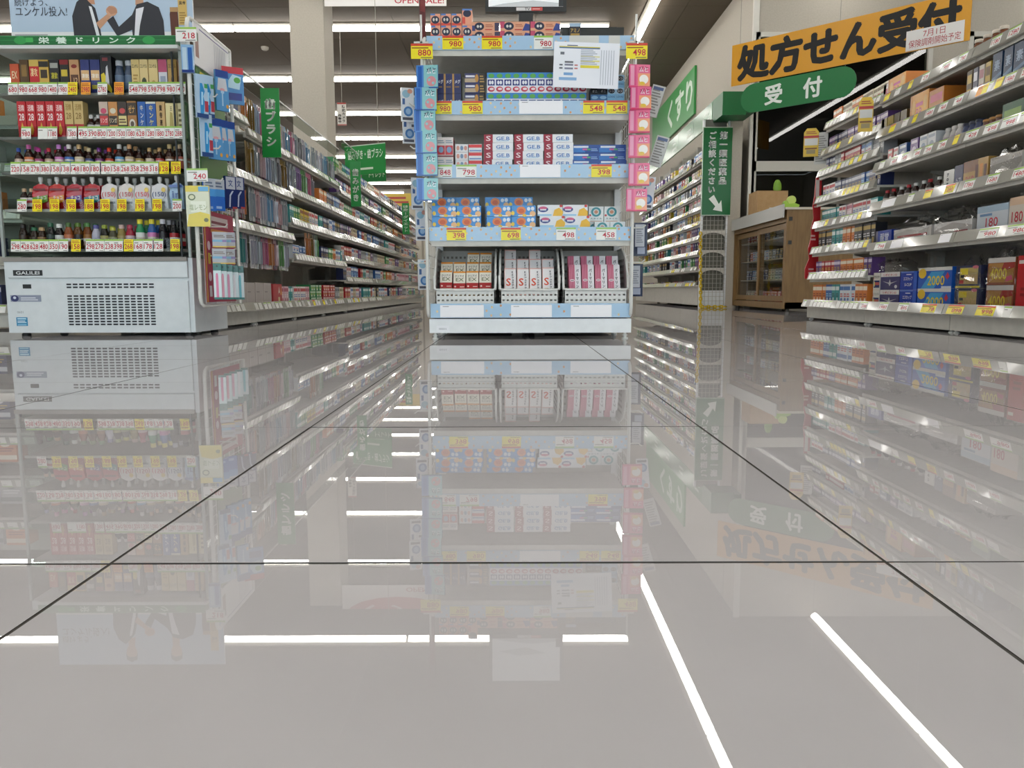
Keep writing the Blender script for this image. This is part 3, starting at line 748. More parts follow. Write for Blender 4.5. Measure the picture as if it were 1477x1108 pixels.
b = MB(); b.box(-W / 2 + .014, W / 2 - .014, -.0015, 0, zb + .02, zb + .226, emit('screen_glow', (.45, .52, .57), .5)); b.pr([('p', [(0, 0), (1, 0), (1, .06), (.6, .12), (.2, .06)], M('d8dde0', .2)), ('p', [(.1, .3), (.5, .2), (.8, .34), (.4, .4)], M('e4e8ea', .2)), ('r', .94, 0, 1, .2, M('2a2d30'))], (-W / 2 + .014, -.0015, zb + .02), (1, 0, 0), (0, 0, 1), W - .028, .206, .0004); b.build('display', t)
b = MB(); b.box(-.04, .07, -.001, 0, zb + .004, zb + .017, M('d8d8d8', .4)); b.pr([('r', .57, 0, 1, 1, M('d04a44')), ('b', 'TV', .32, .1, .52, .9, M('3a3a44')), ('r', .62, .4, .9, .6, M('f0c8c4'))], (-.04, -.001, zb + .004), (1, 0, 0), (0, 0, 1), .11, .013); b.build('label_strip', t)
b = MB(); b.box(-.03, .03, .005, .025, .0, zb, M('1d1e1e', .4)); b.box(-.09, .09, .0, .06, -.004, .004, M('1d1e1e', .4)); b.build('stand', t)

# ================================================================ DRINK FRIDGE
FY = 3.60
FL, FR = px(8, FY, 440), px(279, FY, 440)
FW = FR - FL; FD = .42
M_FRW = noisy('fridge_white', 'd3dadd', 'd8dfe2', 20, .3)
fr = thing('drink_fridge', 'white open-front drink fridge with five stocked shelves beside the left aisle', 'fridge', ((FL + FR) / 2, FY, 0))
def fz(v): return at(140, v, Y=FY).z
zb = fz(372)
b = MB()
b.box(-FW / 2, FW / 2, .012, FD, .018, zb, M_FRW)
b.build('base_cabinet', fr)
for x in (-FW / 2 + .05, FW / 2 - .05):
    for yy in (.06, FD - .05):
        b = MB(); b.lathe([(.02, 0), (.02, .01), (.012, .02)], M('2a2a2a'), 8, (x, yy)); b.build('foot', fr)
# upper fascia, grille panel
b = MB(); b.prism_x([(.012, fz(402)), (.0, fz(400)), (.0, fz(378)), (.012, fz(374))], -FW / 2 + .02, FW / 2 - .02, M_FRW); b.build('fascia', fr)
b = MB(); b.box(-FW / 2, FW / 2 - .02, -.003, .06, fz(377), fz(371), M('8f8a84', .4)); b.build('sill', fr)
def fx(u): return px(u, FY, 430) - (FL + FR) / 2
g = MB(); g.box(-FW / 2 + .022, FW / 2 - .022, .002, .012, fz(480), fz(405), M_FRW); gp = g.build('grille_panel', fr)
for (v0, v1, n) in ((408, 416.5, 2), (425, 470, 11)):
    s = MB()
    rows = n
    for j in range(rows):
        za = fz(v0 + (v1 - v0) * (j + .78) / rows); zc = fz(v0 + (v1 - v0) * (j + .25) / rows)
        for i in range(14):
            ua = 97 + i * 9.15
            s.box(fx(ua), fx(ua + 6.6), .0008, .003, za, zc, M('23262e', .6))
    tag(s.build('vent_slots', gp), kind='stuff')
b = MB(); b.box(fx(34), fx(46), .0004, .0025, fz(416), fz(410), M('1a1a18', .3)); b.build('display', gp)
def plate(u0, v0, u1, v1, base, ops, name, y=.0, par=fr, r=.35):
    b = MB(); W, H = fx(u1) - fx(u0), fz(v0) - fz(v1)
    b.box(fx(u0), fx(u1), y - .0015, y, fz(v1), fz(v0), M(base, r)); b.pr([o[:-1] + (M(o[-1], r),) for o in ops], (fx(u0), y - .0015, fz(v1)), (1, 0, 0), (0, 0, 1), W, H)
    return b.build(name, par)
plate(22, 389.5, 64, 397.5, '18191b', [('b', 'GALILEI', .1, .2, .9, .8, 'dfe3e4')], 'brand_badge')
plate(15, 425.5, 59, 435, '8d95a8', [('e', .14, .5, .13, .5, '2f3566'), ('e', .14, .6, .05, .2, 'cfd6e6'), ('l', .34, .2, .9, .8, 2, 'd6dae2')], 'round_sticker', .002)
plate(22, 447, 33, 454, 'd6dee2', [('t', '0601', .1, .3, .9, .8, '8a8f90')], 'number_sticker', .002)
plate(21, 457.5, 37, 470, '2a86b4', [('r', .1, .75, .9, .9, 'bfe0ee'), ('l', .1, .35, .9, .7, 2, 'dff0f6'), ('l', .1, .08, .9, .26, 1, 'a8d4e6')], 'blue_sticker', .002)
# air curtain slots
b = MB()
for k in range(70): b.box(fx(30) + k * .0101, fx(30) + k * .0101 + .005, .02, .075, zb, zb + .006, M('3a3a38', .6))
tag(b.build('air_grid', fr), kind='stuff')
# cabinet body
zt = 1.335
b = MB(); b.box(-FW / 2, FW / 2, FD - .03, FD, zb, zt, M('9a9a92', .5)); b.build('back_wall', fr)
b = MB(); b.box(-FW / 2, FW / 2, .02, FD, fz(68), zt, M_FRW); b.build('top', fr)
a_, c_ = px(0, FY - .03, 61) - (FL + FR) / 2 - .03, px(253, FY - .03, 61) - (FL + FR) / 2
b = MB(); b.box(a_, c_, -.03, .03, fz(68), fz(54.5), M('0a6a30', .3))
Wd = c_ - a_
b.pr([('r', 0, .94, 1, 1, M('5aa86e', .3)), ('r', 0, .5, 1, .54, M('2f9a52', .3)), ('B', '栄  養  ド  リ  ン  ク', .25, .16, .78, .84, .0009, M('dcefe0', .4)), ('e', .15, .5, .035, .42, M('2f9a4a', .3)), ('r', .18, .3, .22, .8, M('3fae54', .3)), ('e', .855, .5, .035, .42, M('2f9a4a', .3))], (a_, -.03, fz(68)), (1, 0, 0), (0, 0, 1), Wd, fz(54.5) - fz(68)); b.build('header_sign', fr)
b = MB(); b.box(a_, c_ + .01, -.032, .035, fz(73), fz(68), M('cfd4d2', .35)); b.build('header_trim', fr)
# glass flanks with their posts
for sx in (-1, 1):
    b = MB(); b.box(sx * (FW / 2 - .006) - .003, sx * (FW / 2 - .006) + .003, .015, FD - .03, zb, fz(70), M_GLASSG); b.build('side_glass', fr)
    b = MB(); b.box(sx * (FW / 2 - .006) - .006, sx * (FW / 2 - .006) + .006, .004, .016, zb, fz(70), M('9fa8a4', .3)); b.build('side_post', fr)
b = MB(); b.box(FW / 2 - .052, FW / 2 - .045, .018, .026, zb, fz(72), M('15171a', .4)); b.build('black_seal', fr)
# shelves
fsh = [(118, 136), (181, 200), (232, 251), (286, 305), (343, 363)]
FZ = []; FS = []
fx0, fx1 = -FW / 2 + .012, FW / 2 - .054
for (v0, v1) in fsh:
    z0 = fz(v1)
    b = MB(); b.box(fx0, fx1, .03, FD - .03, z0 + .002, z0 + .014, M('b8b8b0', .4)); sh = b.build('shelf', fr)
    b = MB(); b.prism_x([(.03, z0), (.012, z0), (.02, fz(v0)), (.03, fz(v0))], fx0, fx1, M_GLASS); b.build('price_rail', sh)
    FZ.append(z0 + .015); FS.append(sh)
ffx = lambda u, v: px(u, FY + .015, v) - (FL + FR) / 2
cards_f = [
 (127, 'wwwwwwyowow', [(12, '680'), (27, '980'), (41, '668'), (55, '980'), (69, '1480'), (84, '1980'), (98, '2480'), (117, '2980'), (141, '2780'), (165, '3980'), (186, '548'), (199, '798'), (213, '598'), (226, '798'), (240, '980'), (254, '1480')], 'wwwwwwyowowwwwww'),
 (190, '', [(31, '980'), (55, ''), (69, '1180'), (97, '1380'), (113, '495'), (127, '390'), (140, '800'), (154, '1200'), (168, '1500'), (182, '1080'), (196, '628'), (210, '1280'), (224, '1880'), (238, '2780'), (252, '2880')], 'wwwwwwwwwwwwwww'),
 (241, '', [(15.5, '220'), (30, '158'), (44, '278'), (58.5, '380'), (73, '158'), (87.5, '138'), (102, '148'), (116, '180'), (130.5, '180'), (146, '180'), (160, '158'), (174, '268'), (188, '358'), (201.5, '298'), (215, '318'), (230, '128'), (247, '138')], 'wwwwwwwwwwwwwwwyy'),
 (295, '', [(25, '280'), (47, '198'), (72, '198'), (96, '198'), (122, '188'), (145, '198'), (169, '198'), (195, '198'), (220, '198'), (249, '200')], 'wyyyyyyyyw'),
 (353, '', [(16, '298'), (30, '428'), (43, '628'), (57, '480'), (71, '350'), (85, '190'), (103, '158'), (124, '298'), (137, '278'), (151, '238'), (164, '398'), (179, '268'), (193, '168'), (207, '178'), (222, '128'), (246, '198')], 'wwwwwwywwwwywwwy')]
for li, (v, _s, lst, st) in enumerate(cards_f):
    for (u, p), s_ in zip(lst, st):
        w = .043
        o = ob('price_card', card(s_, p, w, .056, p != ''), FS[li], (ffx(u, v) + w / 2, .0105, FZ[li] - .014)); o.rotation_euler.x = -.12
# --- stock
def F(u, v, dy=.035): return px(u, FY + dy, v)
def drinkbox(key, w, h, base, ops, side=None): box_kind(key, 'drink_box', 'box', w, .045, h, base, ops, side)
T = 'b'
row1 = [
 (13, 26, .075, 'c8542e', [(T, 'EX', .2, .5, .8, .75, 'e8d8b0'), ('r', .1, .1, .9, .2, '8a2a18')], 'small orange-red drink box'),
 (27, 40, .093, '5a4020', [('r', .2, .5, .8, .85, '8a6a34'), ('r', .2, .1, .8, .3, '3a2a14')], 'dark brown drink box'),
 (41, 55, .093, 'c8242a', [('r', 0, .8, 1, 1, 'd8b85a'), (T, '凄攻', .12, .5, .85, .75, 'f0d8a0'), (T, 'MAX', .1, .1, .9, .28, 'e8c040')], 'red and gold MAX drink box'),
 (55, 69, .093, 'd0aa4a', [('r', 0, .78, 1, .95, '2a241c'), ('r', .15, .45, .85, .7, '3a2c1c'), (T, 'MAX', .08, .1, .92, .28, 'f0ead8')], 'gold drink box with MAX lettering'),
 (70, 84, .093, '1c1a1c', [('r', .1, .75, .9, .9, 'a8a8a0'), (T, '凄飲', .15, .42, .85, .62, 'c8c030'), (T, 'MAX', .08, .08, .92, .25, 'e8e8e8')], 'black MAX drink box'),
 (85, 98, .093, '201c14', [('r', 0, .85, 1, 1, '8a1a1a'), ('r', .15, .5, .85, .7, 'c8b030'), (T, 'MAX', .08, .08, .92, .25, 'd8c83a')], 'black drink box with yellow plate and red top'),
 (99, 113, .093, 'c89868', [('r', .1, .12, .9, .55, '5a3420'), (T, '12', .4, .3, .8, .46, 'd8b080'), ('e', .5, .8, .3, .06, '8a2a20')], 'tan drink box with dark brown field'),
 (115, 128, .093, '2a3474', [('r', .05, .38, .95, .68, 'd8b07a'), (T, '凄飲', .1, .44, .9, .58, 'f0e8d8'), ('r', .1, .12, .9, .24, 'c8b83a')], 'blue and gold drink box'),
 (129, 143, .093, '2a3474', [('r', .05, .38, .95, .68, 'd8b07a'), (T, '凄飲', .1, .44, .9, .58, 'f0e8d8'), ('r', .1, .12, .9, .24, 'c8b83a')], 'blue and gold drink box'),
 (188.5, 200, .093, 'd8be7a', [(T, 'ユンケル', .1, .74, .9, .86, '2a2418'), ('l', .2, .2, .8, .6, 4, 'a8843c')], 'gold energy tonic box, plain'),
 (200.5, 212.5, .093, 'dcc488', [(T, 'ユンケル', .1, .74, .9, .86, '2a2418'), ('e', .5, .32, .3, .14, '3a4020'), ('r', .1, .05, .9, .18, '2a3468')], 'gold energy tonic box with a green disc'),
 (213.5, 226.5, .093, 'dac284', [(T, 'ユンケル', .1, .74, .9, .86, '2a2418'), ('e', .5, .3, .22, .08, 'b89a50')], 'gold energy tonic box with an oval'),
 (227.5, 240, .093, 'd2d2d8', [('r', 0, .62, 1, 1, 'b8486c'), ('r', .2, .1, .8, .5, '9aa4b8')], 'silver and pink tonic box'),
 (241, 254, .093, 'b8924c', [(T, 'ユンケル', .1, .74, .9, .86, '2a1c10'), (T, '0', .35, .3, .65, .5, '6a4a20'), ('r', .1, .06, .9, .18, '8a6a34')], 'bronze tonic box with a zero'),
 (255.5, 262, .093, '6a3a24', [('r', .1, .5, .9, .9, '9a6a3c')], 'narrow brown tonic box')]
for k, (u0, u1, h, base, ops, lab) in enumerate(row1):
    w = F(u1, 100) - F(u0, 100) - .001
    drinkbox('r1_%d' % k, w, h + .053, base, ops)
    put('r1_%d' % k, F((u0 + u1) / 2, 100), FY + .04, FZ[0], 0, lab + ' on the top fridge shelf', 'blue gold drink boxes' if k in (7, 8) else None)
box_kind('swoosh', 'drink_box', 'box', .05, .045, .162, '17161a', [('p', [(.05, .2), (.9, .0), (.95, .1), (.3, .55), (.02, .5)], 'd8c42a'), ('p', [(.4, .3), (.75, .2), (.65, .75), (.5, .7)], 'c8c8cc'), ('r', .2, .86, .7, .95, '8a3a3c')])
put('swoosh', F(152, 100), FY + .04, FZ[0], 0, 'tall black box with yellow swoosh on the top fridge shelf')
bottle_kind('steel', 'slim_bottle', .042, .145, '3c4c62', 'b8bcc2', '5a6e88', (), .7, .75)
for u, l in ((168.5, 'left'), (182.5, 'right')):
    put('steel', F(u, 100), FY + .04, FZ[0], 0, 'slim steel-blue tonic bottle on the top fridge shelf, %s one' % l)
# second shelf
red = [('b', '活精', .15, .72, .85, .9, 'f4dcd8'), ('b', '28', .18, .46, .8, .66, 'f4e4e0'), ('p', [(.3, .1), (.55, .05), (.75, .2), (.5, .42), (.4, .3)], 'd8a83a')]
for k, (u0, u1) in enumerate(((23.5, 36), (36.8, 50), (50.8, 64), (64.8, 77.5), (78, 91))):
    w = F(u1, 160) - F(u0, 160) - .001
    drinkbox('rd%d' % k, w, .158, 'c01c26', red)
    put('rd%d' % k, F((u0 + u1) / 2, 160), FY + .04, FZ[1], 0, 'red tonic box with white 28 on the second fridge shelf', 'red 28 boxes')
g28 = [('r', 0, 0, 1, .36, 'b02a2a'), ('b', '28', .2, .5, .8, .68, '8a6a2a'), ('b', '活精', .15, .74, .85, .92, '9a7a34')]
for k, (u0, u1) in enumerate(((91.8, 104), (105, 119))):
    drinkbox('gd%d' % k, F(u1, 160) - F(u0, 160) - .001, .158, 'ccb274', g28)
    put('gd%d' % k, F((u0 + u1) / 2, 160), FY + .04, FZ[1], 0, 'gold and red tonic box beside the red boxes, second fridge shelf', 'gold 28 boxes')
bottle_kind('amber', 'tonic_bottle', .036, .10, '2c150e', 'c8c8c6', 'c8c4c0', [(.3, .42, '3a2a28')])
for k, u in enumerate((127, 137.5)):
    for d in range(2):
        put('amber', F(u, 160), FY + .04 + d * .045, FZ[1], 0, 'dark tonic bottle with pale cap on the second fridge shelf, %s row' % ('front', 'back')[d], 'dark tonic bottles')
row2 = [
 (142, 155, .137, '6a5a54', [('r', 0, .66, 1, 1, 'c8b4a4'), ('e', .5, .74, .34, .08, 'c84a6a'), ('r', .05, .34, .95, .6, 'c83a3c'), (T, 'リンガ', .1, .4, .9, .54, 'f0dcd8')], 'pink and brown drink box'),
 (155.5, 168.5, .137, 'c88a4a', [('e', .5, .74, .34, .08, 'd8d0b8'), ('r', .05, .34, .95, .6, '2c2018'), (T, 'リンガ', .1, .4, .9, .54, 'e8d8b0')], 'orange and black drink box'),
 (169, 182, .137, '3a2c22', [('e', .5, .74, .34, .08, 'c84a4a'), ('r', .05, .34, .95, .6, 'e0d08a'), ('l', .1, .4, .9, .55, 2, '5a3a2a')], 'black drink box with cream plate'),
 (182.5, 196, .14, 'a8743a', [('r', 0, .6, 1, .95, '3a2c20'), (T, 'ゼナ', .15, .66, .85, .88, 'd8a85a'), ('e', .5, .36, .34, .14, 'd8d0c0'), ('e', .5, .36, .2, .08, '5a4a3a')], 'brown drink box with a ring'),
 (197.5, 209, .137, '1f5aa8', [('v', 'キンケル', .3, .1, .75, .92, 'eef0f0')], 'blue box with vertical white lettering'),
 (209.5, 224, .137, '1d54a4', [('v', 'キンケル', .3, .1, .75, .92, 'f0e8a8'), ('r', 0, .94, 1, 1, 'd8d8c8')], 'blue box with vertical pale yellow lettering'),
 (224.5, 237, .137, 'c8a46a', [('v', '黄帝液', .35, .3, .7, .92, '5a4428'), ('e', .5, .14, .16, .06, '8a6a3a')], 'tan box with vertical dark lettering'),
 (238, 254, .13, 'e2d49a', [('r', .05, 0, .95, .22, '2a4a34'), ('p', [(.3, .25), (.7, .25), (.62, .7), (.4, .75)], 'b8a45a'), (T, '王', .4, .78, .6, .9, '4a3a20')], 'cream box with dark green base'),
 (255, 263, .13, 'e0d4a4', [('l', .2, .3, .8, .9, 4, '7a6a3a')], 'cream box at the right end')]
for k, (u0, u1, h, base, ops, lab) in enumerate(row2):
    drinkbox('r2_%d' % k, F(u1, 160) - F(u0, 160) - .001, h + .018, base, ops)
    put('r2_%d' % k, F((u0 + u1) / 2, 160), FY + .04, FZ[1], 0, lab + ' on the second fridge shelf')
# third shelf: small bottles
caps3 = ['2a4a9c', 'c05a9a', 'b83a8a', 'b02a3a', 'c07ac4', 'd8d0d0', 'c8a878', 'c8b890', '7a3a8a', 'c83a20', 'd8d8d4', 'd0a070', '2a2420', 'b89a6a', 'b89464', 'c0a878', 'c8b090']
lab3 = ['c8b0a0', 'd0784a', 'a84a78', 'c8a890', 'c87ab4', '3a6ab4', 'd8c8a8', '3a4a7a', '7a3a7a', 'c84a2a', '5a9ac8', 'c8b08a', 'a88a4a', 'd8c8b0', 'b84a4a', '6a4a34', 'b05a4a']
wd3 = ['blue', 'magenta', 'deep pink', 'dark red', 'lilac', 'white', 'gold', 'pale gold', 'purple', 'orange-red', 'grey-white', 'copper', 'black', 'brass', 'ochre', 'cream', 'beige']
for k in range(17):
    h = .125 if k in (1, 4, 5, 6, 10, 11, 15, 16) else .11
    bottle_kind('b3_%d' % k, 'tonic_bottle', .040 if h > .12 else .036, h, '2a120c', caps3[k], lab3[k], [(.4, .46, 'e0d8d0')])
    for d in range(2):
        put('b3_%d' % k, F(22.5 + k * 14.6, 220) + d * .006, FY + .04 + d * .05, FZ[2], 0, 'brown tonic bottle with %s cap in the %s row of the third fridge shelf' % (wd3[k], ('front', 'back')[d]), 'third shelf %s cap bottles' % wd3[k])
# fourth shelf: two bottles, spouted pouches
bottle_kind('b4', 'tonic_bottle', .036, .095, '24100c', 'c8a888', 'dcd4d0', [(.3, .42, 'c03a44')])
for k, u in enumerate((30.5, 41)):
    put('b4', F(u, 275), FY + .04, FZ[3], 0, 'dark bottle with red and white label at the left of the fourth fridge shelf', 'dark bottles fourth shelf')
def pouch(key, w, h, base, ops, cap='dcdcd8'):
    b = MB()
    hw = w / 2
    pr = [(-hw, 0), (hw, 0), (hw * 1.03, h * .55), (hw, h * .88), (hw * .3, h), (-hw * .3, h), (-hw, h * .88), (-hw * 1.03, h * .55)]
    n = len(pr)
    A = [(x, .0 if 0 < z < h * .8 else .012, z) for x, z in pr]; B = [(x, .035 if z < h * .6 else .02, z) for x, z in pr]
    m = M(base, .2)
    b.mesh(A + B, [tuple(range(n)), tuple(range(2 * n - 1, n - 1, -1))] + [(k, n + k, n + (k + 1) % n, (k + 1) % n) for k in range(n)], m)
    b.pr([o[:-1] + (M(o[-1], .2),) for o in ops], (-hw, -.001, 0), (1, 0, 0), (0, 0, 1), w, h, .0006)
    c = MB(); c.lathe([(.006, h * .98), (.006, h + .008), (.01, h + .01), (.01, h + .028), (.008, h + .03)], M(cap, .3), 8, (0, .014))
    KIND[key] = dict(me=b.data('spout_pouch'), name='spout_pouch', cat='pouch', w=w, d=.035, h=h, parts=[('spout_cap', c.data('spout_cap'))])
pl = [(57.5, 'b8202c', '6a9a3a', 'red pouch with green corner'), (81, 'c02420', 'd8902a', 'red pouch with orange corner'), (106.5, 'b01c34', '5a3a8a', 'red pouch with purple corner'), (132, 'b4202c', '2a7a84', 'red pouch with teal corner'),
      (157, 'dcd8d8', 'c03a44', 'white pouch with grey-red print'), (182, 'dcd8d4', 'b03038', 'white pouch with yellow-green tab'), (205, 'dedada', 'c83040', 'white pouch with bold red print'), (229.5, 'd8d8dc', '2a3468', 'white pouch with navy print')]
for k, (u, base, c2, lab) in enumerate(pl):
    if k < 4: ops = [('p', [(0, .1), (1, .3), (1, .55), (0, .45)], c2), ('b', 'チョコ', .3, .36, .9, .52, 'e8dcd8'), ('r', .1, .72, .9, .8, '6a141c')]
    else: ops = [('b', '(150)', .05, .42, .95, .66, c2), ('e', .8, .74, .14, .09, 'd8b83a'), ('r', .1, .2, .9, .28, '8a8a90')]
    pouch('po%d' % k, .07, .115, base, ops)
    for d in range(2):
        put('po%d' % k, F(u, 280) + d * .012, FY + .035 + d * .05, FZ[3], 0, lab + ' and white spout, %s row of the fourth fridge shelf' % ('front', 'rear')[d])
pouch('po8', .06, .12, '9fc0dc', [('b', 'in', .2, .4, .8, .66, '3a5a9a'), ('r', 0, .8, 1, .9, '4a6ab0')])
put('po8', F(254, 280), FY + .035, FZ[3], 0, 'pale blue pouch with white spout at the right end of the fourth fridge shelf')
# fifth shelf
l5 = [(29, '1c120c', '1a1614', '3a2a1c', .115, 'black'), (45, '24160c', '2a6a4a', '3a2a1c', .10, 'green'), (56, '2a1a10', 'b89a70', '8a6a44', .10, 'tan'), (69, '141a18', '2a5a44', '2a3a34', .12, 'dark green'), (81.5, '161414', 'd0d4d0', 'c8ccc8', .115, 'white'),
      (95, '8a4a24', '4a6a3a', 'b86a44', .12, 'moss green'), (109, '5a3a18', '5a7a34', '2a2018', .12, 'leaf green'), (122.5, '6a3a14', '4a7a44', '8a5a1c', .12, 'bright green'), (135, 'b4b4c4', '5a5a9a', 'a8a8bc', .11, 'violet'), (147, '1c1e18', '8a9a3a', 'a8a060', .11, 'olive'),
      (159, '4a4a38', 'b8b84a', '8a8a64', .10, 'yellow-green'), (172, '8a7a44', 'c8b0a8', '9a8a54', .11, 'pink-gold'), (184, '9a2038', 'a83a54', 'c8b0b8', .11, 'crimson'), (199, '2a8a5a', 'd8cc3a', 'dce0dc', .135, 'lemon yellow'), (216, '2a5a9a', 'd8cc3a', 'c87ab0', .135, 'warm yellow'), (232, '14141a', 'c8c8d0', '1a1a20', .135, 'silver'), (248, '101014', '2a2a30', 'a82a30', .13, 'charcoal')]
for k, (u, g_, cp, lb, h, nm) in enumerate(l5):
    bottle_kind('b5_%d' % k, 'drink_bottle', .040, h, g_, cp, lb, [(.28, .4, 'd8d0c0' if k % 3 else '2a2a2a')], .6, .62)
    for d in range(2):
        put('b5_%d' % k, F(u, 335) + d * .008, FY + .04 + d * .055, FZ[4], 0, 'small drink bottle with %s cap in the %s row of the bottom fridge shelf' % (nm, ('front', 'back')[d]), 'bottom shelf %s cap bottles' % nm)

# --- poster on the fridge
PY = FY + .03
a, c = at(17, 53, Y=PY), at(280, 53, Y=PY)
W = c.x - a.x; H = .285
b = MB(); b.box(0, W, 0, .008, 0, H, M('b4c8dc', .3), None, M('e8e8e8', .4))
def pp(u, v): return (u / 4.923 - 17) / 263, (53.5 - v / 4.923) / 88
def poly(pts, col): return ('p', [pp(*q) for q in pts], M(col, .3))
DK = '23252e'
def ell(u, v, ru, rv, col):
    x, y = pp(u, v); return ('e', x, y, ru / 4.923 / 263, rv / 4.923 / 88, M(col, .3))
ops = [('r', 0, 0, 1, .095, M('e4e4e6', .3)),
 ell(655, -75, 42, 62, 'c89a7c'), poly([(635, -30), (680, -30), (690, 45), (630, 40)], 'c08e70'), poly([(608, -75), (612, -130), (650, -152), (695, -130), (702, -70), (690, -105), (640, -112), (618, -100)], '201c1c'),
 ell(1005, -70, 42, 62, 'd0a284'), poly([(980, -30), (1030, -30), (1035, 60), (975, 50)], 'c49678'), poly([(958, -70), (962, -125), (1000, -148), (1045, -125), (1052, -68), (1040, -100), (990, -108), (968, -95)], '262020'),
 poly([(528, 262), (523, 120), (560, 30), (612, -10), (640, 20), (690, 70), (712, 170), (724, 262)], DK),
 poly([(645, 55), (665, 60), (700, 200), (712, 262), (690, 262)], 'e0e2e6'),
 poly([(690, 165), (775, 105), (812, 112), (715, 205)], 'c49474'),
 poly([(945, 262), (938, 130), (985, 45), (1060, 28), (1140, 65), (1168, 150), (1172, 262)], DK),
 poly([(768, 150), (815, 120), (850, 190), (945, 115), (958, 205), (835, 252)], DK),
 poly([(955, 262), (978, 75), (1035, 62), (1000, 180), (985, 262)], 'e4e4ea'),
 ell(805, 88, 40, 34, 'cc9c7c'), poly([(770, 80), (790, 55), (835, 70), (845, 100), (800, 110)], 'b98668'),
 ('t', '続けよう、', *pp(122, 56), *pp(355, 5), M('2a2e3c', .3)), ('t', 'ユンケル投入!', *pp(125, 122), *pp(490, 58), M('2a2e3c', .3)),
 ('l', *pp(110, 252), *pp(375, 236), 2, M('6a6870', .3)),
 poly([(1218, 248), (1215, 110), (1225, 65), (1272, 65), (1275, 248)], '5a2a14'), poly([(1218, 65), (1275, 65), (1275, 95), (1218, 95)], 'b08a5a'),
 poly([(1276, 180), (1276, -60), (1338, -60), (1338, 180)], 'd0ae62'), ('b', 'ユンケル', *pp(1284, 20), *pp(1330, 5), M('2a2014', .3)), ('b', '黄帝', *pp(1284, 50), *pp(1330, 25), M('2a2014', .3)), ('l', *pp(1284, 170), *pp(1330, 90), 5, M('9a7a3a', .3))]
b.pr(ops, (0, 0, 0), (1, 0, 0), (0, 0, 1), W, H, .0002)
tag(b.build('poster_board', None, (a.x, PY, zt + .001)), 'pale blue poster of two clasped-hand figures in dark jackets above the fridge', 'poster')

# ================================================================ LEFT AISLE
# hanging toothbrush packs
PK = [('white', 'd2d0d4', '9a9aa8', '6a6a8a'), ('pink', 'c4a4ac', 'a8607c', '8a3a58'), ('purple', 'a69cb0', '74608c', '4a3a6a'), ('wine red', '7c3c4c', 'b89aa0', '541c2a'), ('silver', 'b2b6b8', '8a929a', '50565e'), ('sky blue', 'a0b4c0', '5a84a4', '34567c'),
      ('teal', '96aeac', '3c7c7c', '245656'), ('orange', 'c0a284', 'a8683a', '84441c'), ('black', '35343a', '7a7a82', '15151a'), ('green', 'a2b094', '568a52', '346434'), ('gold', 'a48c5c', '6e5628', '4a3818'), ('dark blue', '3c4668', '98a4bc', '20294a')]
for n, base, c1, c2 in PK:
    w, h = .036, .215
    b = MB(); b.box(-w / 2, w / 2, 0, .004, 0, h, M(base, .18)); b.pr([('r', .06, .03, .94, .72, M('bcbcc0' if n not in ('black', 'dark blue', 'wine red') else '6a6870', .12)), ('r', 0, .84, 1, 1, M(c1, .2)), ('l', .15, .74, .85, .82, 2, M(c2, .2)), ('r', .62, .1, .8, .6, M(c2, .2)), ('e', .5, .95, .1, .018, M('26241f'))], (-w / 2, 0, 0), (1, 0, 0), (0, 0, 1), w, h)
    t = MB(); t.prism([(-.004, .03), (.004, .03), (.0055, .08), (.003, .125), (.005, .15), (.005, .175), (-.005, .175), (-.005, .15), (-.003, .125), (-.0055, .08)], -.012, -.001, M(c1, .12, coat=.5))
    KIND['pk_' + n] = dict(me=b.data('toothbrush_pack'), name='toothbrush_pack', cat='pack', w=w, d=.02, h=h, parts=[('toothbrush', t.data('toothbrush'))])
# upright cartons for the shelves
CT = [('white and blue', 'dfe6ec', '3a72b8', 'c83a3a'), ('white and red', 'e6e2e0', 'c0303a', '3a6ab0'), ('blue', '2f62a8', 'dfe6ee', '9fd0ee'), ('green', '3a8a54', 'e0ead8', 'c8d84a'), ('navy', '26305e', 'c8ccd8', 'b89a4a'), ('red', 'b4252e', 'f0dcd8', 'e0b84a'),
      ('pale pink', 'dcb8c0', 'b0506c', 'f0e8ec'), ('teal', '3a9a9a', 'e4f0ee', '1c5a5e'), ('cream', 'd8d0b4', '7a6a44', 'b04a3a'), ('orange', 'd8803a', 'f2e6d0', '9a3a1a'), ('purple', '6a4a8c', 'dcd0e4', 'c8a84a'), ('grey', 'a4a8ac', '50565e', 'dcdfe2'),
      ('yellow', 'd8c03a', '8a3a1c', '2a4a8a'), ('black', '24242a', 'b89a4a', 'c8c8cc')]
for n, base, c1, c2 in CT:
    for tag_, w, h, d in (('s', .043, .075, .09), ('m', .052, .135, .07), ('k', .045, .106, .08), ('f', .085, .05, .12), ('l', .125, .14, .1)):
        box_kind('ct%s_%s' % (tag_, n), 'carton', 'box', w, d, h, base, [('r', 0, .72, 1, .9, c1), ('l', .12, .42, .88, .62, 2, c2), ('e', .5, .24, .24, .14, c1)], top=base)
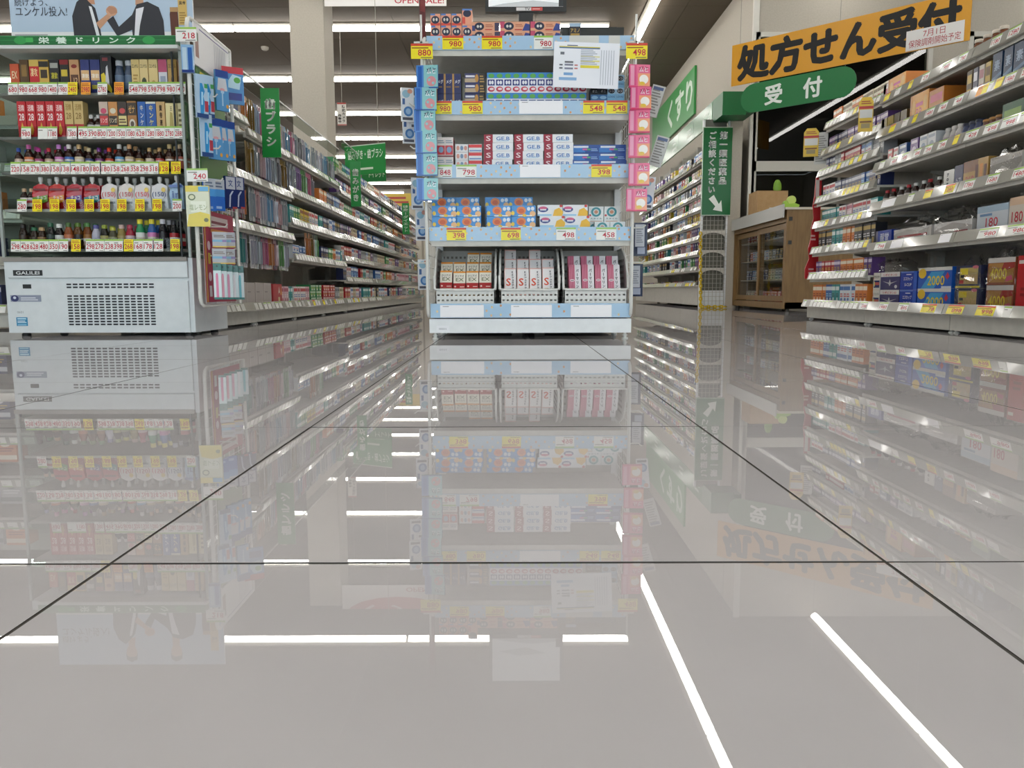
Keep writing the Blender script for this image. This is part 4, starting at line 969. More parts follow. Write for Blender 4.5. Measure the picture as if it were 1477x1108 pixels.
def crow(fr, bayname, li, x0, x1, y, z, keys, lab, zmax=None, gap=.004, run=(2, 5), rnd=None, stack=1, pool=None, name=None):
    """fill one shelf with runs of equal cartons"""
    rnd = rnd or random
    x = x0 + .006
    while True:
        k = rnd.choice(keys)
        w = KIND[k]['w'] + gap
        n = rnd.randint(*run)
        col = k.split('_')[1]
        for i in range(n):
            if x + w > x1 - .004: return
            for s in range(stack):
                if pool is not None:
                    p0 = fr.w(x + w / 2, y + rnd.uniform(0, .008), z + s * (KIND[k]['h'] + .0008)); mb = KIND[k]['mb']; cc, ss = fr.c, fr.s
                    base_ = len(pool.v); pool.v += [(p0[0] + q[0] * cc - q[1] * ss, p0[1] + q[0] * ss + q[1] * cc, p0[2] + q[2]) for q in mb.v]
                    idx = [pool.mi(m_) for m_ in mb.m]
                    pool.f += [tuple(base_ + q for q in f_) for f_ in mb.f]; pool.i += [idx[q] for q in mb.i]; pool.sm += mb.sm
                    continue
                fr.put(k, x + w / 2, y + rnd.uniform(0, .008), z + s * (KIND[k]['h'] + .0008), '%s %s %s' % (col, lab, bayname), '%s %s %s' % (col, lab, bayname), name=name)
            x += w
XF = -1.60
LB = 11
bays = []; roots = []
rl = random.Random(3)
def lcards(i):
    def f(li):
        out = []
        rr = random.Random(i * 20 + li)
        n = 11
        for k in range(n):
            if rr.random() < .2: continue
            out.append((rr.choice('wwgyg') if li == 0 else rr.choice('wwgg'), '', .05 + k * .08, .058, .042))
        return out
    return f
for i in range(LB):
    if i == 0: lv_, H = [(.58, .02), (.88, .02), (1.22, .03)], 1.42
    elif i == 1: lv_, H = [(.58, .02), (.88, .02), (1.17, .04)], 1.46
    elif i in (2, 3): lv_, H = [(.44, .02), (.70, .03), (.93, .04), (1.19, .06)], 1.46
    else: lv_, H = [(.30, .02), (.50, .03), (.71, .03), (.93, .05), (1.14, .06), (1.34, .08)], 1.58
    loc = (XF, 4.02 + .9 * i, 0)
    rt = bay('%s grey steel shelf bay from the front of the left aisle' % ORD[i], loc, PI / 2, .9, .45, H, lv_, lcards(i) if i < 6 else None, group='left aisle shelf bays', foot=i < 5)
    bays.append((Frame(loc, PI / 2), lv_, H)); roots.append(rt)
pkn = [p[0] for p in PK]
HOOK = MB().box(-.0015, .0015, .014, .2, -.0015, .0015, M_PIPE).data('hook')
# hanging rows of the first bays
def hang_row(i, z, x0, x1, seq, lab, pitch=.04, y=.05):
    F_ = bays[i][0]; x = x0 + pitch / 2; k = 0
    while x < x1 - .01:
        col = seq[k // 3 % len(seq)]
        ob('hook', HOOK, roots[i], (x, y, z + .204))
        F_.put('pk_' + col, x, y + rl.uniform(-.006, .006), z - rl.uniform(0, .004), '%s toothbrush pack, %s of the %s left bay' % (col, lab, ORD[i]), '%s packs %s %s bay' % (col, lab, ORD[i]), dr=rl.uniform(-.3, .3))
        x += pitch; k += 1
hang_row(0, .355, .35, .9, ['purple', 'silver', 'wine red', 'teal', 'white'], 'lowest hook row')
hang_row(1, .355, .02, .88, ['white', 'silver', 'pink', 'orange', 'wine red', 'green'], 'lowest hook row')
hang_row(0, .65, .35, .9, ['orange', 'gold', 'pink', 'wine red'], 'middle hook row')
hang_row(1, .65, .02, .88, ['silver', 'wine red', 'white', 'sky blue', 'white', 'wine red'], 'middle hook row')
hang_row(1, .925, .02, .88, ['gold', 'silver', 'wine red', 'dark blue', 'silver', 'black'], 'upper hook row')
hang_row(1, 1.21, .02, .88, ['orange', 'gold', 'dark blue', 'pink', 'white', 'purple'], 'top hook row', y=.075)
hang_row(2, 1.212, .02, .88, ['white', 'sky blue', 'pink', 'silver', 'black'], 'top hook row', y=.10)
hang_row(2, .949, .02, .88, ['black', 'silver', 'purple', 'green', 'pink'], 'upper hook row', .05, y=.07)
hang_row(2, .457, .45, .88, ['orange', 'gold', 'green', 'wine red'], 'lower hook row', .05)
hang_row(3, 1.212, .02, .88, ['silver', 'white', 'sky blue', 'black'], 'top hook row', .06, y=.10)
# black empty back with wire rails behind the low hooks
# bases and carton rows
box_kind('greybox', 'storage_carton', 'box', .16, .25, .155, 'b4aca8', [('l', .1, .6, .5, .7, 1, '8a8280'), ('p', [(.02, 0), (.08, 0), (.16, 1), (.12, 1)], 'c8c2be')], top='c0bab6', r=.3)
for k in range(3):
    bays[0][0].put('greybox', .49 + k * .163, .02, .106, 'grey-beige storage carton on the floor shelf of the first left bay', 'grey-beige cartons')
for k in range(2):
    bays[1][0].put('greybox', .085 + k * .163, .02, .106, 'grey-beige storage carton on the floor shelf of the second left bay', 'grey-beige cartons second bay')
box_kind('reddisp', 'display_box', 'box', .2, .25, .15, 'b03a40', [('p', [(.55, .5), (.68, .9), (.8, .5), (.74, .6), (.62, .6)], 'e0d4c8'), ('p', [(.8, .5), (.9, .95), (1, .5)], 'd8903a'), ('r', .55, .1, .75, .4, 'd8d0a0')], r=.4)
bays[1][0].put('reddisp', .47, .02, .106, 'red cardboard display box with white peaks on the floor shelf, left aisle')
S_ = ['cts_' + c[0] for c in CT]; Mm = ['ctm_' + c[0] for c in CT]; Ff = ['ctf_' + c[0] for c in CT]; Ll = ['ctl_' + c[0] for c in CT]
pal1 = ['white and blue', 'white and red', 'blue', 'green', 'teal', 'navy', 'grey', 'cream']
pm_ = ['ctm_' + c for c in pal1]; pf_ = ['ctf_' + c for c in pal1]
crow(bays[1][0], 'of the second left bay', 0, .6, .9, .03, .106, ['ctm_green', 'ctm_teal', 'ctm_pale pink'], 'carton on the floor shelf', rnd=rl)
L2 = bays[2]
crow(L2[0], 'of the third left bay', 0, .02, .5, .03, .106, ['ctm_pale pink', 'ctm_white and red'], 'carton on the floor shelf', rnd=rl)
crow(L2[0], 'of the third left bay', 0, .5, .9, .03, .106, ['ctf_yellow', 'ctf_red', 'ctf_green'], 'carton piled on the floor shelf', rnd=rl, stack=3)
crow(L2[0], 'of the third left bay', 1, .02, .44, .03, .453, ['ctf_white and blue', 'ctf_blue', 'ctf_grey'], 'carton piled on the first shelf', rnd=rl, stack=2)
crow(L2[0], 'of the third left bay', 2, .02, .88, .04, .713, ['ctm_orange', 'ctm_yellow', 'ctm_green', 'ctm_white and red', 'ctm_teal'], 'carton on the second shelf', rnd=rl)
L3 = bays[3]
crow(L3[0], 'of the fourth left bay', 0, .02, .5, .03, .106, ['ctf_yellow', 'ctf_red'], 'carton piled on the floor shelf', rnd=rl, stack=3)
crow(L3[0], 'of the fourth left bay', 0, .5, .88, .03, .106, pm_, 'carton on the floor shelf', rnd=rl)
for z, li in ((.453, 'first'), (.713, 'second'), (.943, 'third')):
    crow(L3[0], 'of the fourth left bay', 0, .02, .88, .04, z, pm_ + ['ctm_black', 'ctm_orange'], 'carton on the %s shelf' % li, rnd=rl)
far_stock = MB()
for i in range(4, LB):
    F_, lv_, H = bays[i]
    big = i > 5
    for li, (z, y0) in enumerate([(.092, 0)] + lv_):
        nm = ('floor', 'first', 'second', 'third', 'fourth', 'fifth', 'top')[li]
        crow(F_, 'of the %s left bay' % ORD[i], li, .02, .88, y0 + .03, z + .014, Ll if big else (pm_ + ['ctm_red', 'ctm_purple'] + (['ctl_blue', 'ctl_red'] if li < 3 else [])), '%s on the %s shelf' % ('broad carton' if big else 'carton', nm), rnd=rl, run=(1, 3) if big else (2, 4), gap=.008 if big else .012, pool=far_stock if big else None, name='toothpaste_carton')
# first bay: upper shelf with blue boxes, dark blue sheet hung below
box_kind('bigblue', 'blue_box', 'box', .12, .12, .2, '1c56b4', [('r', .1, .55, .9, .9, '2f7ad0'), ('l', .15, .15, .85, .4, 3, '9fc4e8')], side='2a4a90', r=.25)
bays[0][0].put('bigblue', .40, .04, 1.235, 'tall bright blue box on the top shelf of the first left bay')
box_kind('navybox', 'navy_box', 'box', .08, .1, .16, '1e2a4e', [('r', .1, .1, .9, .9, '2c3a66'), ('l', .2, .5, .8, .8, 3, '8a9ac0')], r=.2)
for k in range(4): bays[0][0].put('navybox', .52 + k * .086, .05, 1.235, 'navy box on the top shelf of the first left bay', 'navy boxes top of first bay')
b = MB(); b.prism_x([(.0, 0), (.012, 0), (.012, .26), (.0, .26)], 0, .22, M('10182e', .7)); b.pr([('r', 0, 0, 1, .06, M('1c2a4e', .5))], (0, 0, 0), (1, 0, 0), (0, 0, 1), .22, .26)
o = b.build('cloth_pouch', None, bays[0][0].w(.36, .03, .93), PI / 2); tag(o, 'black-blue pouch hanging under the top shelf of the first left bay', 'pouch')
b = MB()
for k in range(9): b.box(k * .05, k * .05 + .003, 0, .003, 0, .28, M('8a8274', .5))
for k in range(6): b.box(0, .4, 0, .003, k * .055, k * .055 + .003, M('8a8274', .5))
b.build('wire_grid', roots[0], (.42, .1, .92))
# clear plastic guard along the top
for i in range(1, 5):
    F_, lv_, H = bays[i]
    g = MB(); g.box(0, .88, 0, .004, 0, .09, glass('top_guard', 'e8ece8', 1.5, .03)); g.box(0, .88, -.003, .007, .086, .094, M('cfd0ca', .2))
    g.build('top_guard', roots[i], (.01, .05, H))

# ---------------------------------------------------------------- wire stand by the fridge
WXX = px(284, 3.5, 300)
ws = wire_panel('wire_stand', 'tall white wire stand between the fridge and the left aisle', WXX, 3.49, 4.0, at(290, 441, Y=3.49).z, at(272, 22, Y=3.49).z, .045, steps_y=.06, r=.009)
wz = at(290, 441, Y=3.49).z
def board(u0, v_top, v_bot, Y0, Y1, base, ops, name, label, dx=.012):
    z0, z1 = at(u0, v_bot, Y=Y0).z, at(u0, v_top, Y=Y0).z
    b = MB(); b.box(0, .003, 0, Y1 - Y0, 0, z1 - z0, M(base, .35)); b.pr([o[:-1] + (M(o[-1], .35),) for o in ops], (.003, 0, 0), (0, 1, 0), (0, 0, 1), Y1 - Y0, z1 - z0, .0003)
    o = b.build(name, ws, (dx, Y0 - 3.49, z0 - wz)); o['label'] = label
board(284, 95, 290, 3.53, 3.86, '4c7a34', [('r', .0, .0, .1, 1, '3a6a2a'), ('r', .12, .9, .3, .98, 'd8c83a'), ('r', .36, .9, .5, .98, 'd8d8d0'), ('r', .2, .52, .4, .6, 'c8b0a8'), ('r', .5, .08, .9, .16, 'a8b890'), ('r', .15, .1, .4, .18, 'b8c4a8')], 'backing_board', 'green printed backing board on the wire stand')
board(286, 302, 436, 3.53, 3.90, 'a8204a', [('r', .0, 0, .04, 1, 'c89a3a'), ('r', .18, .85, .8, .95, 'd8c8c8'), ('l', .24, .87, .74, .93, 1, '7a2038'), ('r', .2, .77, .85, .81, 'd8903a'), ('e', .12, .62, .05, .05, 'e8d0d8'), ('r', .08, .42, .16, .54, 'd8b83a'), ('e', .12, .28, .05, .05, 'e8d0d8'), ('r', .08, .06, .16, .18, 'e0d8dc')], 'backing_board', 'crimson backing board low on the wire stand')
board(282, 30, 92, 3.50, 3.92, 'd9dadc', [('r', .03, .2, .12, .8, '8a5a50'), ('r', .04, .6, .11, .78, '3a6a4a'), ('r', .15, .9, .98, .93, '5a5a90')] + [('r', .55 + .05 * k, .1, .57 + .05 * k, .85, 'b0b2ba') for k in range(7)], 'price_board', 'large white printed card at the top of the wire stand', .02)
def hp(key, w, h, base, ops, r=.18): box_kind(key, 'hanging_pack', 'pack', w, .014, h, base, ops, r=r)
hp('brb', .052, .18, 'a8c4dc', [('p', [(.3, .1), (.6, .1), (.7, .4), (.6, .5), (.75, .62), (.55, .8), (.35, .8), (.3, .5)], '2f8ac8'), ('p', [(.4, .3), (.55, .3), (.6, .6), (.45, .6)], '9fd4f0'), ('r', 0, 0, 1, .1, '24447c'), ('r', .7, .15, 1, .4, 'a83a4a'), ('r', .72, .7, 1, .8, '4a9a5a')])
hp('bag', .062, .18, '5a9ad0', [('r', 0, .82, 1, 1, '2a4a94'), ('p', [(.1, .5), (.9, .5), (.8, .8), (.2, .8)], 'c8ccd4'), ('e', .5, .52, .2, .04, 'd8a0a8'), ('r', .44, .12, .54, .45, 'a8cce8'), ('e', .5, .46, .14, .04, 'a8cce8'), ('e', .85, .12, .1, .05, 'd8a04a')])
hp('rbag', .1, .17, '4a8cc8', [('r', 0, .82, 1, 1, 'c02a3c'), ('p', [(.1, .45), (.5, .8), (.9, .75), (.8, .4)], 'b8dcec'), ('r', .2, .1, .9, .3, '1f3a90'), ('e', .7, .65, .15, .08, '5aa84a')])
hp('wbl', .056, .14, '2e6cc8', [('r', 0, .68, 1, 1, 'b4bcc8'), ('l', .15, .74, .8, .94, 2, '6a7890'), ('r', 0, .45, 1, .68, '4f9adc'), ('r', .2, .06, .7, .14, '9cc0ea')])
hp('nvp', .058, .15, '1f2f68', [('r', .1, .6, .9, .98, 'b8bcc8'), ('b', '文', .3, .68, .7, .9, '3a4a80'), ('p', [(.3, .05), (.42, .05), (.5, .4), (.75, .55), (.6, .55), (.38, .42)], 'b8c4dc'), ('r', .6, 0, 1, .06, 'b04a4a')])
hp('idb', .06, .07, 'b0b2b8', [('r', 0, .35, .7, .5, '7ab0d0'), ('r', .7, .35, 1, .5, '8a7ab0'), ('l', .1, .65, .9, .85, 2, '7a6a5a'), ('r', 0, 0, 1, .1, 'd0b04a')])
for nme, c1 in (('pink', 'd87aa0'), ('rose', 'e0a0b4'), ('blush', 'd89ab8'), ('white', 'e4e4ea'), ('aqua', '6ac0cc')):
    hp('tb' + nme, .033, .16, 'cfe0e4', [('r', 0, .8, 1, 1, '1f6a64'), ('r', .3, .06, .62, .66, c1), ('e', .46, .68, .14, .05, c1), ('r', 0, 0, 1, .06, '1f6a64'), ('e', .5, .92, .12, .03, '0f3a38')])
def hs(key, u, v, label, group=None, X=None, dr=.85):
    p = at(u, v, X=X or WXX + .066)
    return put(key, p.x, p.y, p.z, dr, label, group)
for k, u in enumerate((293, 302)): hs('brb', u, 170, 'clear pack with blue brush on the top hook of the wire stand', 'blue brush packs top hook')
hs('brb', 300, 226, 'clear pack with blue brush on the second hook of the wire stand')
for k, u in enumerate((313, 321.5, 332)): hs('bag', u, 230 + k, 'blue bag of floss picks on the second hook of the wire stand', 'blue floss bags')
hs('rbag', 337, 150, 'blue bag with red top strip hanging high on the wire stand', dr=.5)
hs('bag', 322, 160, 'blue bag of floss picks behind the red topped bag')
for k, u in enumerate((304, 317)): hs('wbl', u, 304, 'blue pack with silver top on the third hook of the wire stand', 'blue silver packs')
for k, u in enumerate((334, 346)): hs('nvp', u, 301, 'navy pack with white top on the third hook of the wire stand', 'navy white packs')
for r_ in range(2):
    for k, u in enumerate((317, 330)): hs('idb', u, 357 + r_ * 24, 'grey interdental pack on the crimson board, %s row' % ('upper', 'lower')[r_], 'interdental packs %s row' % ('upper', 'lower')[r_], dr=.5)
for k, nme in enumerate(('pink', 'rose', 'blush', 'white', 'aqua')): hs('tb' + nme, 315 + k * 8.2, 432, '%s toothbrush in a teal topped pack on the lowest hook of the wire stand' % nme, dr=.3, X=WXX + .085)
for zz, yy in ((1.06, .05), (.84, .06), (.70, .07), (.50, .1), (.37, .1)):
    b = MB(); b.tube([(0, yy, zz - wz), (.09, yy, zz - wz), (.1, yy, zz - wz + .012)], .0035, M_PIPE, 5); b.build('hook', ws)
flag(254, 39, 283, 60, 3.46, 'w', '218', 'white price tag for 218 at the top of the wire stand')
flag(270, 243, 299, 262, 3.46, 'w', '240', 'white price tag for 240 half way up the wire stand')
a, c = at(271, 327, Y=3.46), at(301, 268, Y=3.46)
hp('lemon', c.x - a.x, c.z - a.z, 'd8dcc0', [('r', 0, .85, 1, 1, 'dcc82a'), ('r', .55, .86, .98, .98, '5aa8d8'), ('e', .26, .72, .16, .08, '5a6a3a'), ('e', .26, .72, .11, .05, 'd8d8b0'), ('r', .2, .35, .85, .62, 'e8ecd8'), ('p', [(0, 0), (1, 0), (1, .3), (.6, .36), (.1, .3)], 'e0cc3a'), ('e', .84, .16, .1, .05, '6a6a2a'), ('b', '塩レモン', .14, .4, .9, .55, 'a8b48a')])
put('lemon', (a.x + c.x) / 2, 3.455, a.z, .05, 'yellow and white sweets bag hanging on the front of the wire stand')
hp('bluef', .05, .115, '8ab0d4', [('r', .1, .1, .45, .9, 'b8d0e0'), ('r', .55, .1, .9, .9, '2f62ac'), ('r', 0, 0, 1, .1, '1f3a80')])
p = at(272, 105, Y=3.47); put('bluef', p.x, 3.465, p.z, .1, 'small blue brush pack on the front of the wire stand below the 218 tag')

# ---------------------------------------------------------------- aisle signs
GREEN = '1c8a3c'
def sign(name, label, p, w, h, base, ops, rz=0, t=.006, r=.3, cat='sign', back=None):
    b = MB(); b.box(-w / 2, w / 2, 0, t, 0, h, M(base, r)); b.pr([o[:-1] + (M(o[-1], r) if isinstance(o[-1], str) else o[-1],) for o in ops], (-w / 2, 0, 0), (1, 0, 0), (0, 0, 1), w, h, .0008)
    return tag(b.build(name, None, p, rz), label, cat)
def psign(name, label, u0, v0, u1, v1, Y, base, ops, **k):
    a, c = at(u0, v1, Y=Y), at(u1, v0, Y=Y)
    return sign(name, label, ((a.x + c.x) / 2, Y, a.z), c.x - a.x, c.z - a.z, base, ops, **k)
psign('aisle_sign', 'narrow upright green sign over the toothbrush bays of the left aisle', 379, 127, 402, 227, 4.95, GREEN, [('v', '歯ブラシ', .2, .14, .8, .86, 'e8f2e6')])
psign('aisle_sign', 'narrow upright green sign over the toothpaste bays of the left aisle', 506.5, 233, 519.5, 298, 7.5, GREEN, [('v', '歯みがき', .18, .1, .82, .85, 'e4f0e2')])
psign('aisle_sign', 'small upright green sign at the far end of the left aisle', 580.5, 293, 590, 338, 11.2, GREEN, [('v', '健康・ダイエット', .15, .06, .85, .94, 'd8ead6')])
sg = at(498, 258, Y=9.2)
sign('aisle_sign', 'wide green sign hung across the left aisle above the shelves', (sg.x + .27, 9.0, sg.z + .02), .56, .33, GREEN, [('r', 0, .97, 1, 1, 'c8d4c4'), ('b', '歯みがき・歯ブラシ', .08, .52, .94, .84, 'e4f0e2'), ('l', .2, .16, .7, .3, 1, 'd0e4ce')], rz=-.45)
psign('aisle_sign', 'small green sign below and right of the wide green sign', 520, 233, 558, 262, 10.2, '17783a', [('r', 0, .6, .7, .66, 'd8ead6'), ('b', 'トイレット', .3, .2, .95, .5, 'd8ead6')], rz=-.3)
psign('warning_sign', 'small hanging white sign with red bar near the pillar', 487, 148, 499, 181, 11.0, 'd8d4cc', [('r', 0, .93, 1, 1, 'a83a34'), ('r', 0, 0, 1, .05, 'b8605a'), ('v', '防犯カメラ', .52, .12, .9, .9, '33302c'), ('v', '作動中', .1, .1, .45, .5, '33302c')])
psign('yellow_sign', 'yellow header sign over the racks at the far end of the left aisle', 536, 279, 612, 297, 15.6, 'd8b83a', [('l', .3, .2, .7, .9, 2, 'b83a2a')])

# ================================================================ RIGHT HAND SHELVES
RX = 2.08
NR = -PI / 2
def rcards_a(li):
    rr = random.Random(40 + li); out = []
    for k in range(14):
        if rr.random() < .12: continue
        out.append((rr.choice('wwwwwgy' if li != 4 else 'wwyyw'), '', .05 + k * .062, .048, .042))
    return out
def RYY(u, v): return at(u, v, X=RX).y
B_C = {   # per level: list of (style, price, centre pixel, mean v)
 0: [('w', '598', 1252, 440, .1), ('w', '1980', 1281, 441, .1), ('w', '895', 1310, 442, .1), ('y', '78', 1347, 444, .13), ('y', '898', 1386, 446, .13), ('y', '998', 1430, 448, .13), ('w', '', 1462, 450, .05)],
 1: [('w', '798', 1268, 357, .12), ('n', '', 1292, 355, .13), ('n', '', 1361, 348, .1), ('w', '980', 1423, 338, .14), ('w', '980', 1465, 333, .14)],
 2: [('n', '', 1280, 292, .15), ('w', '', 1312, 286, .06), ('y', '', 1337, 280, .07), ('y', '1280', 1368, 273, .08), ('w', '1780', 1396, 266, .08), ('w', '1680', 1430, 260, .08), ('w', '1480', 1468, 250, .08)],
 3: [('w', '', 1268, 243, .06), ('w', '430', 1285, 238, .07), ('w', '498', 1300, 232, .07), ('w', '498', 1318, 226, .07), ('w', '398', 1334, 220, .07), ('w', '398', 1354, 214, .07), ('y', '', 1374, 205, .04), ('w', '428', 1396, 198, .1), ('w', '698', 1424, 190, .1), ('w', '998', 1450, 180, .1), ('w', '', 1474, 174, .08)],
 4: [('y', '', 1280, 192, .06), ('w', '', 1298, 190, .06), ('y', '', 1312, 180, .04), ('w', '1480', 1333, 172, .08), ('w', '468', 1352, 164, .07), ('w', '468', 1374, 155, .07), ('w', '780', 1392, 148, .06), ('o', '', 1404, 142, .04), ('y', '', 1412, 138, .04), ('w', '', 1420, 134, .03), ('y', '', 1432, 128, .05), ('w', '1980', 1448, 119, .07), ('w', '2280', 1472, 112, .07)],
 5: [('y', '', 1270, 150, .06), ('w', '', 1285, 142, .06), ('y', '', 1303, 133, .04), ('w', '278', 1324, 123, .07), ('w', '980', 1353, 108, .08), ('w', '780', 1377, 96, .07), ('w', '1180', 1424, 72, .07), ('w', '1280', 1450, 58, .08)]}
def rcards_bc(y_far):
    def f(li):
        out = []
        for st, p, u, v, w in B_C.get(li, []):
            x = y_far - RYY(u, v)
            if w / 2 < x < .9 - w / 2 + .03: out.append((st, p, min(x, .9 - w / 2), w, .044))
        return out
    return f
LA = [(.28, .02), (.455, .03), (.63, .04), (.80, .045), (.98, .055), (1.12, .07), (1.30, .09)]
LBC = [(.43, .02), (.66, .02), (.885, .03), (1.07, .04), (1.262, .05)]
bay('grey steel shelf bay at the far end of the right hand run', (RX, 5.5, 0), NR, .9, .45, 1.34, LA, rcards_a, group='right hand shelf bays')
bay('grey steel shelf bay in the middle of the right hand run', (RX, 4.6, 0), NR, .9, .47, 1.30, LBC, rcards_bc(4.6), group='right hand shelf bays')
bay('grey steel shelf bay nearest the viewer in the right hand run', (RX, 3.7, 0), NR, .9, .47, 1.30, LBC, rcards_bc(3.7), group='right hand shelf bays')
FA = Frame((RX, 5.5, 0), NR)
ra = random.Random(11)
pa = ['cts_' + c[0] for c in CT]; pam = ['ctm_' + c[0] for c in CT]
for li, (z, y0) in enumerate([(.092, 0)] + LA):
    nm = ('floor', 'first', 'second', 'third', 'fourth', 'fifth', 'sixth', 'top')[li]
    keys = {0: ['ctm_white and blue', 'ctm_blue', 'ctm_black', 'ctm_orange', 'ctm_teal'], 1: ['ctk_orange', 'ctk_red', 'ctk_white and red', 'ctk_yellow', 'ctk_purple'], 2: ['ctm_black', 'ctm_navy', 'ctm_orange', 'ctm_teal', 'ctm_red'], 3: ['ctk_pale pink', 'ctk_teal', 'ctk_white and red', 'ctk_red'], 4: ['ctk_blue', 'ctk_navy', 'ctk_black', 'ctk_white and red'], 5: ['ctk_red', 'ctk_grey', 'ctk_white and blue', 'ctk_navy'], 6: ['ctk_purple', 'ctk_navy', 'ctk_blue'], 7: ['ctk_cream', 'ctk_yellow', 'ctk_grey', 'ctk_orange']}[li]
    crow(FA, 'of the far right bay', li, .02, .88, y0 + .03, z + .014, keys, 'small carton on the %s shelf' % nm, rnd=ra, run=(2, 4), name='supplement_carton')
# --- special stock of the two nearer bays
def RP(u, v=300, X=RX + .05): return at(u, v, X=X).y
def rbox(key, u0, u1, v, h, base, ops, z, lab, group=None, d=.12, n=1, name='drink_carton', y=.045, side=None, dz=.001):
    Ya, Yb = RP(u0, v), RP(u1, v)
    if Ya > 4.585: Ya, Yb = 4.585, min(Yb, 4.55)
    w = abs(Ya - Yb) - .004
    box_kind(key, name, 'box', w, d, h, base, ops, side=side, r=.25)
    for k in range(n):
        put(key, RX + y, (Ya + Yb) / 2, z + k * (h + dz), NR, lab if n == 1 else lab + (', lower of two' if k == 0 else ', upper of two'), group)
z0 = .107
rbox('dok', 1248, 1270.5, 410, .098, 'd8d4cc', [('b', 'ドクロンビター', .1, .68, .95, .84, '2a2824'), ('p', [(.02, .62), (.1, .62), (.06, .86)], 'c84a2a'), ('r', .1, .12, .95, .55, '2a3468'), ('r', .3, .28, .92, .44, 'c8605a'), ('e', .2, .34, .08, .16, 'd8c86a')], z0, 'white carton with navy band at the left of the right rack base', n=2)
rbox('eagle', 1271, 1299, 410, .098, '3a3868', [('r', 0, .74, 1, 1, 'd8d4d4'), ('b', 'リポビタンD', .14, .78, .86, .92, 'b83a3c'), ('p', [(.1, .5), (.45, .4), (.5, .6), (.55, .4), (.9, .5), (.56, .34), (.5, .2), (.44, .34)], 'b8bac8'), ('e', .82, .18, .07, .1, 'c8c8d0')], z0, 'dark purple carton with a silver winged mark on the right rack base', n=2)
rbox('scup', 1299.5, 1324, 410, .098, '1438a0', [('r', 0, .92, 1, 1, '5a7ac8'), ('r', .8, 0, 1, 1, '2a5ac0'), ('b', 'エスカップ', .2, .5, .74, .7, 'dfe4ec'), ('b', 'S-CUP', .28, .2, .7, .36, 'dfe4ec'), ('r', .36, .8, .66, .85, 'c8d0e4')], z0, 'royal blue carton with white lettering on the right rack base', n=2, side='1c3a90')
rbox('y2000', 1325, 1374, 412, .105, '1f5ab8', [('r', 0, .84, 1, 1, 'd0d0cc'), ('p', [(.1, 0), (.5, 0), (.8, .8), (.4, .8)], '3a9ad0'), ('e', .13, .72, .12, .24, 'dcb82a'), ('b', '2000', .3, .14, .8, .6, 'd8c42a'), ('p', [(.82, .55), (.88, .75), (.94, .55), (.88, .4)], 'b8304a'), ('r', .72, 0, 1, .1, 'c8cfd8')], z0, 'blue carton with yellow 2000 on the right rack base', n=2)
rbox('g2000', 1379, 1415, 415, .105, '2e3450', [('r', .16, .18, .9, .9, 'b8a468'), ('r', .18, .6, .5, .86, 'd8c42a'), ('b', '2000', .32, .22, .9, .6, 'caa878'), ('r', .2, .46, .36, .58, '2a2a2c'), ('r', .16, .2, .34, .36, 'b83a3a'), ('r', 0, .02, 1, .1, 'd0c03a'), ('e', .8, .92, .12, .07, 'c86a7a')], z0, 'bagged ten-pack with gold 2000 on the right rack base', n=2)
rbox('g4000', 1424, 1464, 418, .118, '8a4a30', [('r', 0, .82, 1, 1, 'c8c4c0'), ('r', .04, .1, .96, .8, 'a87a3c'), ('p', [(.5, .5), (.98, .62), (.98, .82), (.6, .82)], '9a3028'), ('b', '4000', .1, .2, .72, .62, 'e0c83a'), ('p', [(.7, .12), (.95, .2), (.9, .36), (.72, .3)], 'c8506a')], z0, 'bagged ten-pack with yellow 4000 on the right rack base', n=2)
rbox('redcase', 1467, 1500, 418, .24, 'b0161e', [('r', .05, .86, .3, .92, 'd8c8c4'), ('l', .2, .3, .6, .5, 2, '8a0f16')], z0, 'tall red case at the right edge on the rack base', name='red_case')
def bag(u0, u1, v, z, h, lab, knot=True, d=.14, seed=0):
    """crumpled clear carrier bag round a pack"""
    rr = random.Random(seed)
    Ya, Yb = RP(u0, v), RP(u1, v); w = abs(Ya - Yb)
    b = MB(); n = 30
    ts = [0, .08, .17, .26, .35, .44, .53, .61, .68, .75, .81, .87, .93, 1]
    R = []
    for t in ts:
        q = 1 - max(0, t - .66) / .34 * .6
        pts = []
        for k in range(n):
            a = 2 * PI * k / n
            sx = (abs(math.cos(a)) ** .4) * math.copysign(1, math.cos(a)); sy = (abs(math.sin(a)) ** .4) * math.copysign(1, math.sin(a))
            c_ = .012 if t > .6 else .004
            pts.append((sx * w / 2 * q + rr.uniform(-c_, c_), d / 2 + sy * d / 2 * q + rr.uniform(-c_, c_), h * t + (rr.uniform(-.02, .012) if t > .9 else rr.uniform(-.003, .003) if t > 0 else 0)))
        R.append(pts)
    vs = [p for r in R for p in r]
    b.mesh(vs, [tri for k in range(len(R) - 1) for q in range(n) for tri in ((k * n + q, k * n + (q + 1) % n, (k + 1) * n + q), (k * n + (q + 1) % n, (k + 1) * n + (q + 1) % n, (k + 1) * n + q))], M_BAG)
    o = b.build('clear_bag', None, (RX + .035, (Ya + Yb) / 2, z), NR)
    return tag(o, lab, 'bag')
bag(1377, 1417.5, 410, z0 - .001, .26, 'clear carrier bag wrapped round the gold 2000 packs', seed=1)
bag(1421.5, 1466, 410, z0 - .001, .285, 'clear carrier bag wrapped round the 4000 packs', seed=2)
bag(1268, 1300, 380, .306, .075, 'empty clear bag lying on the dark purple cartons', seed=3, d=.12)
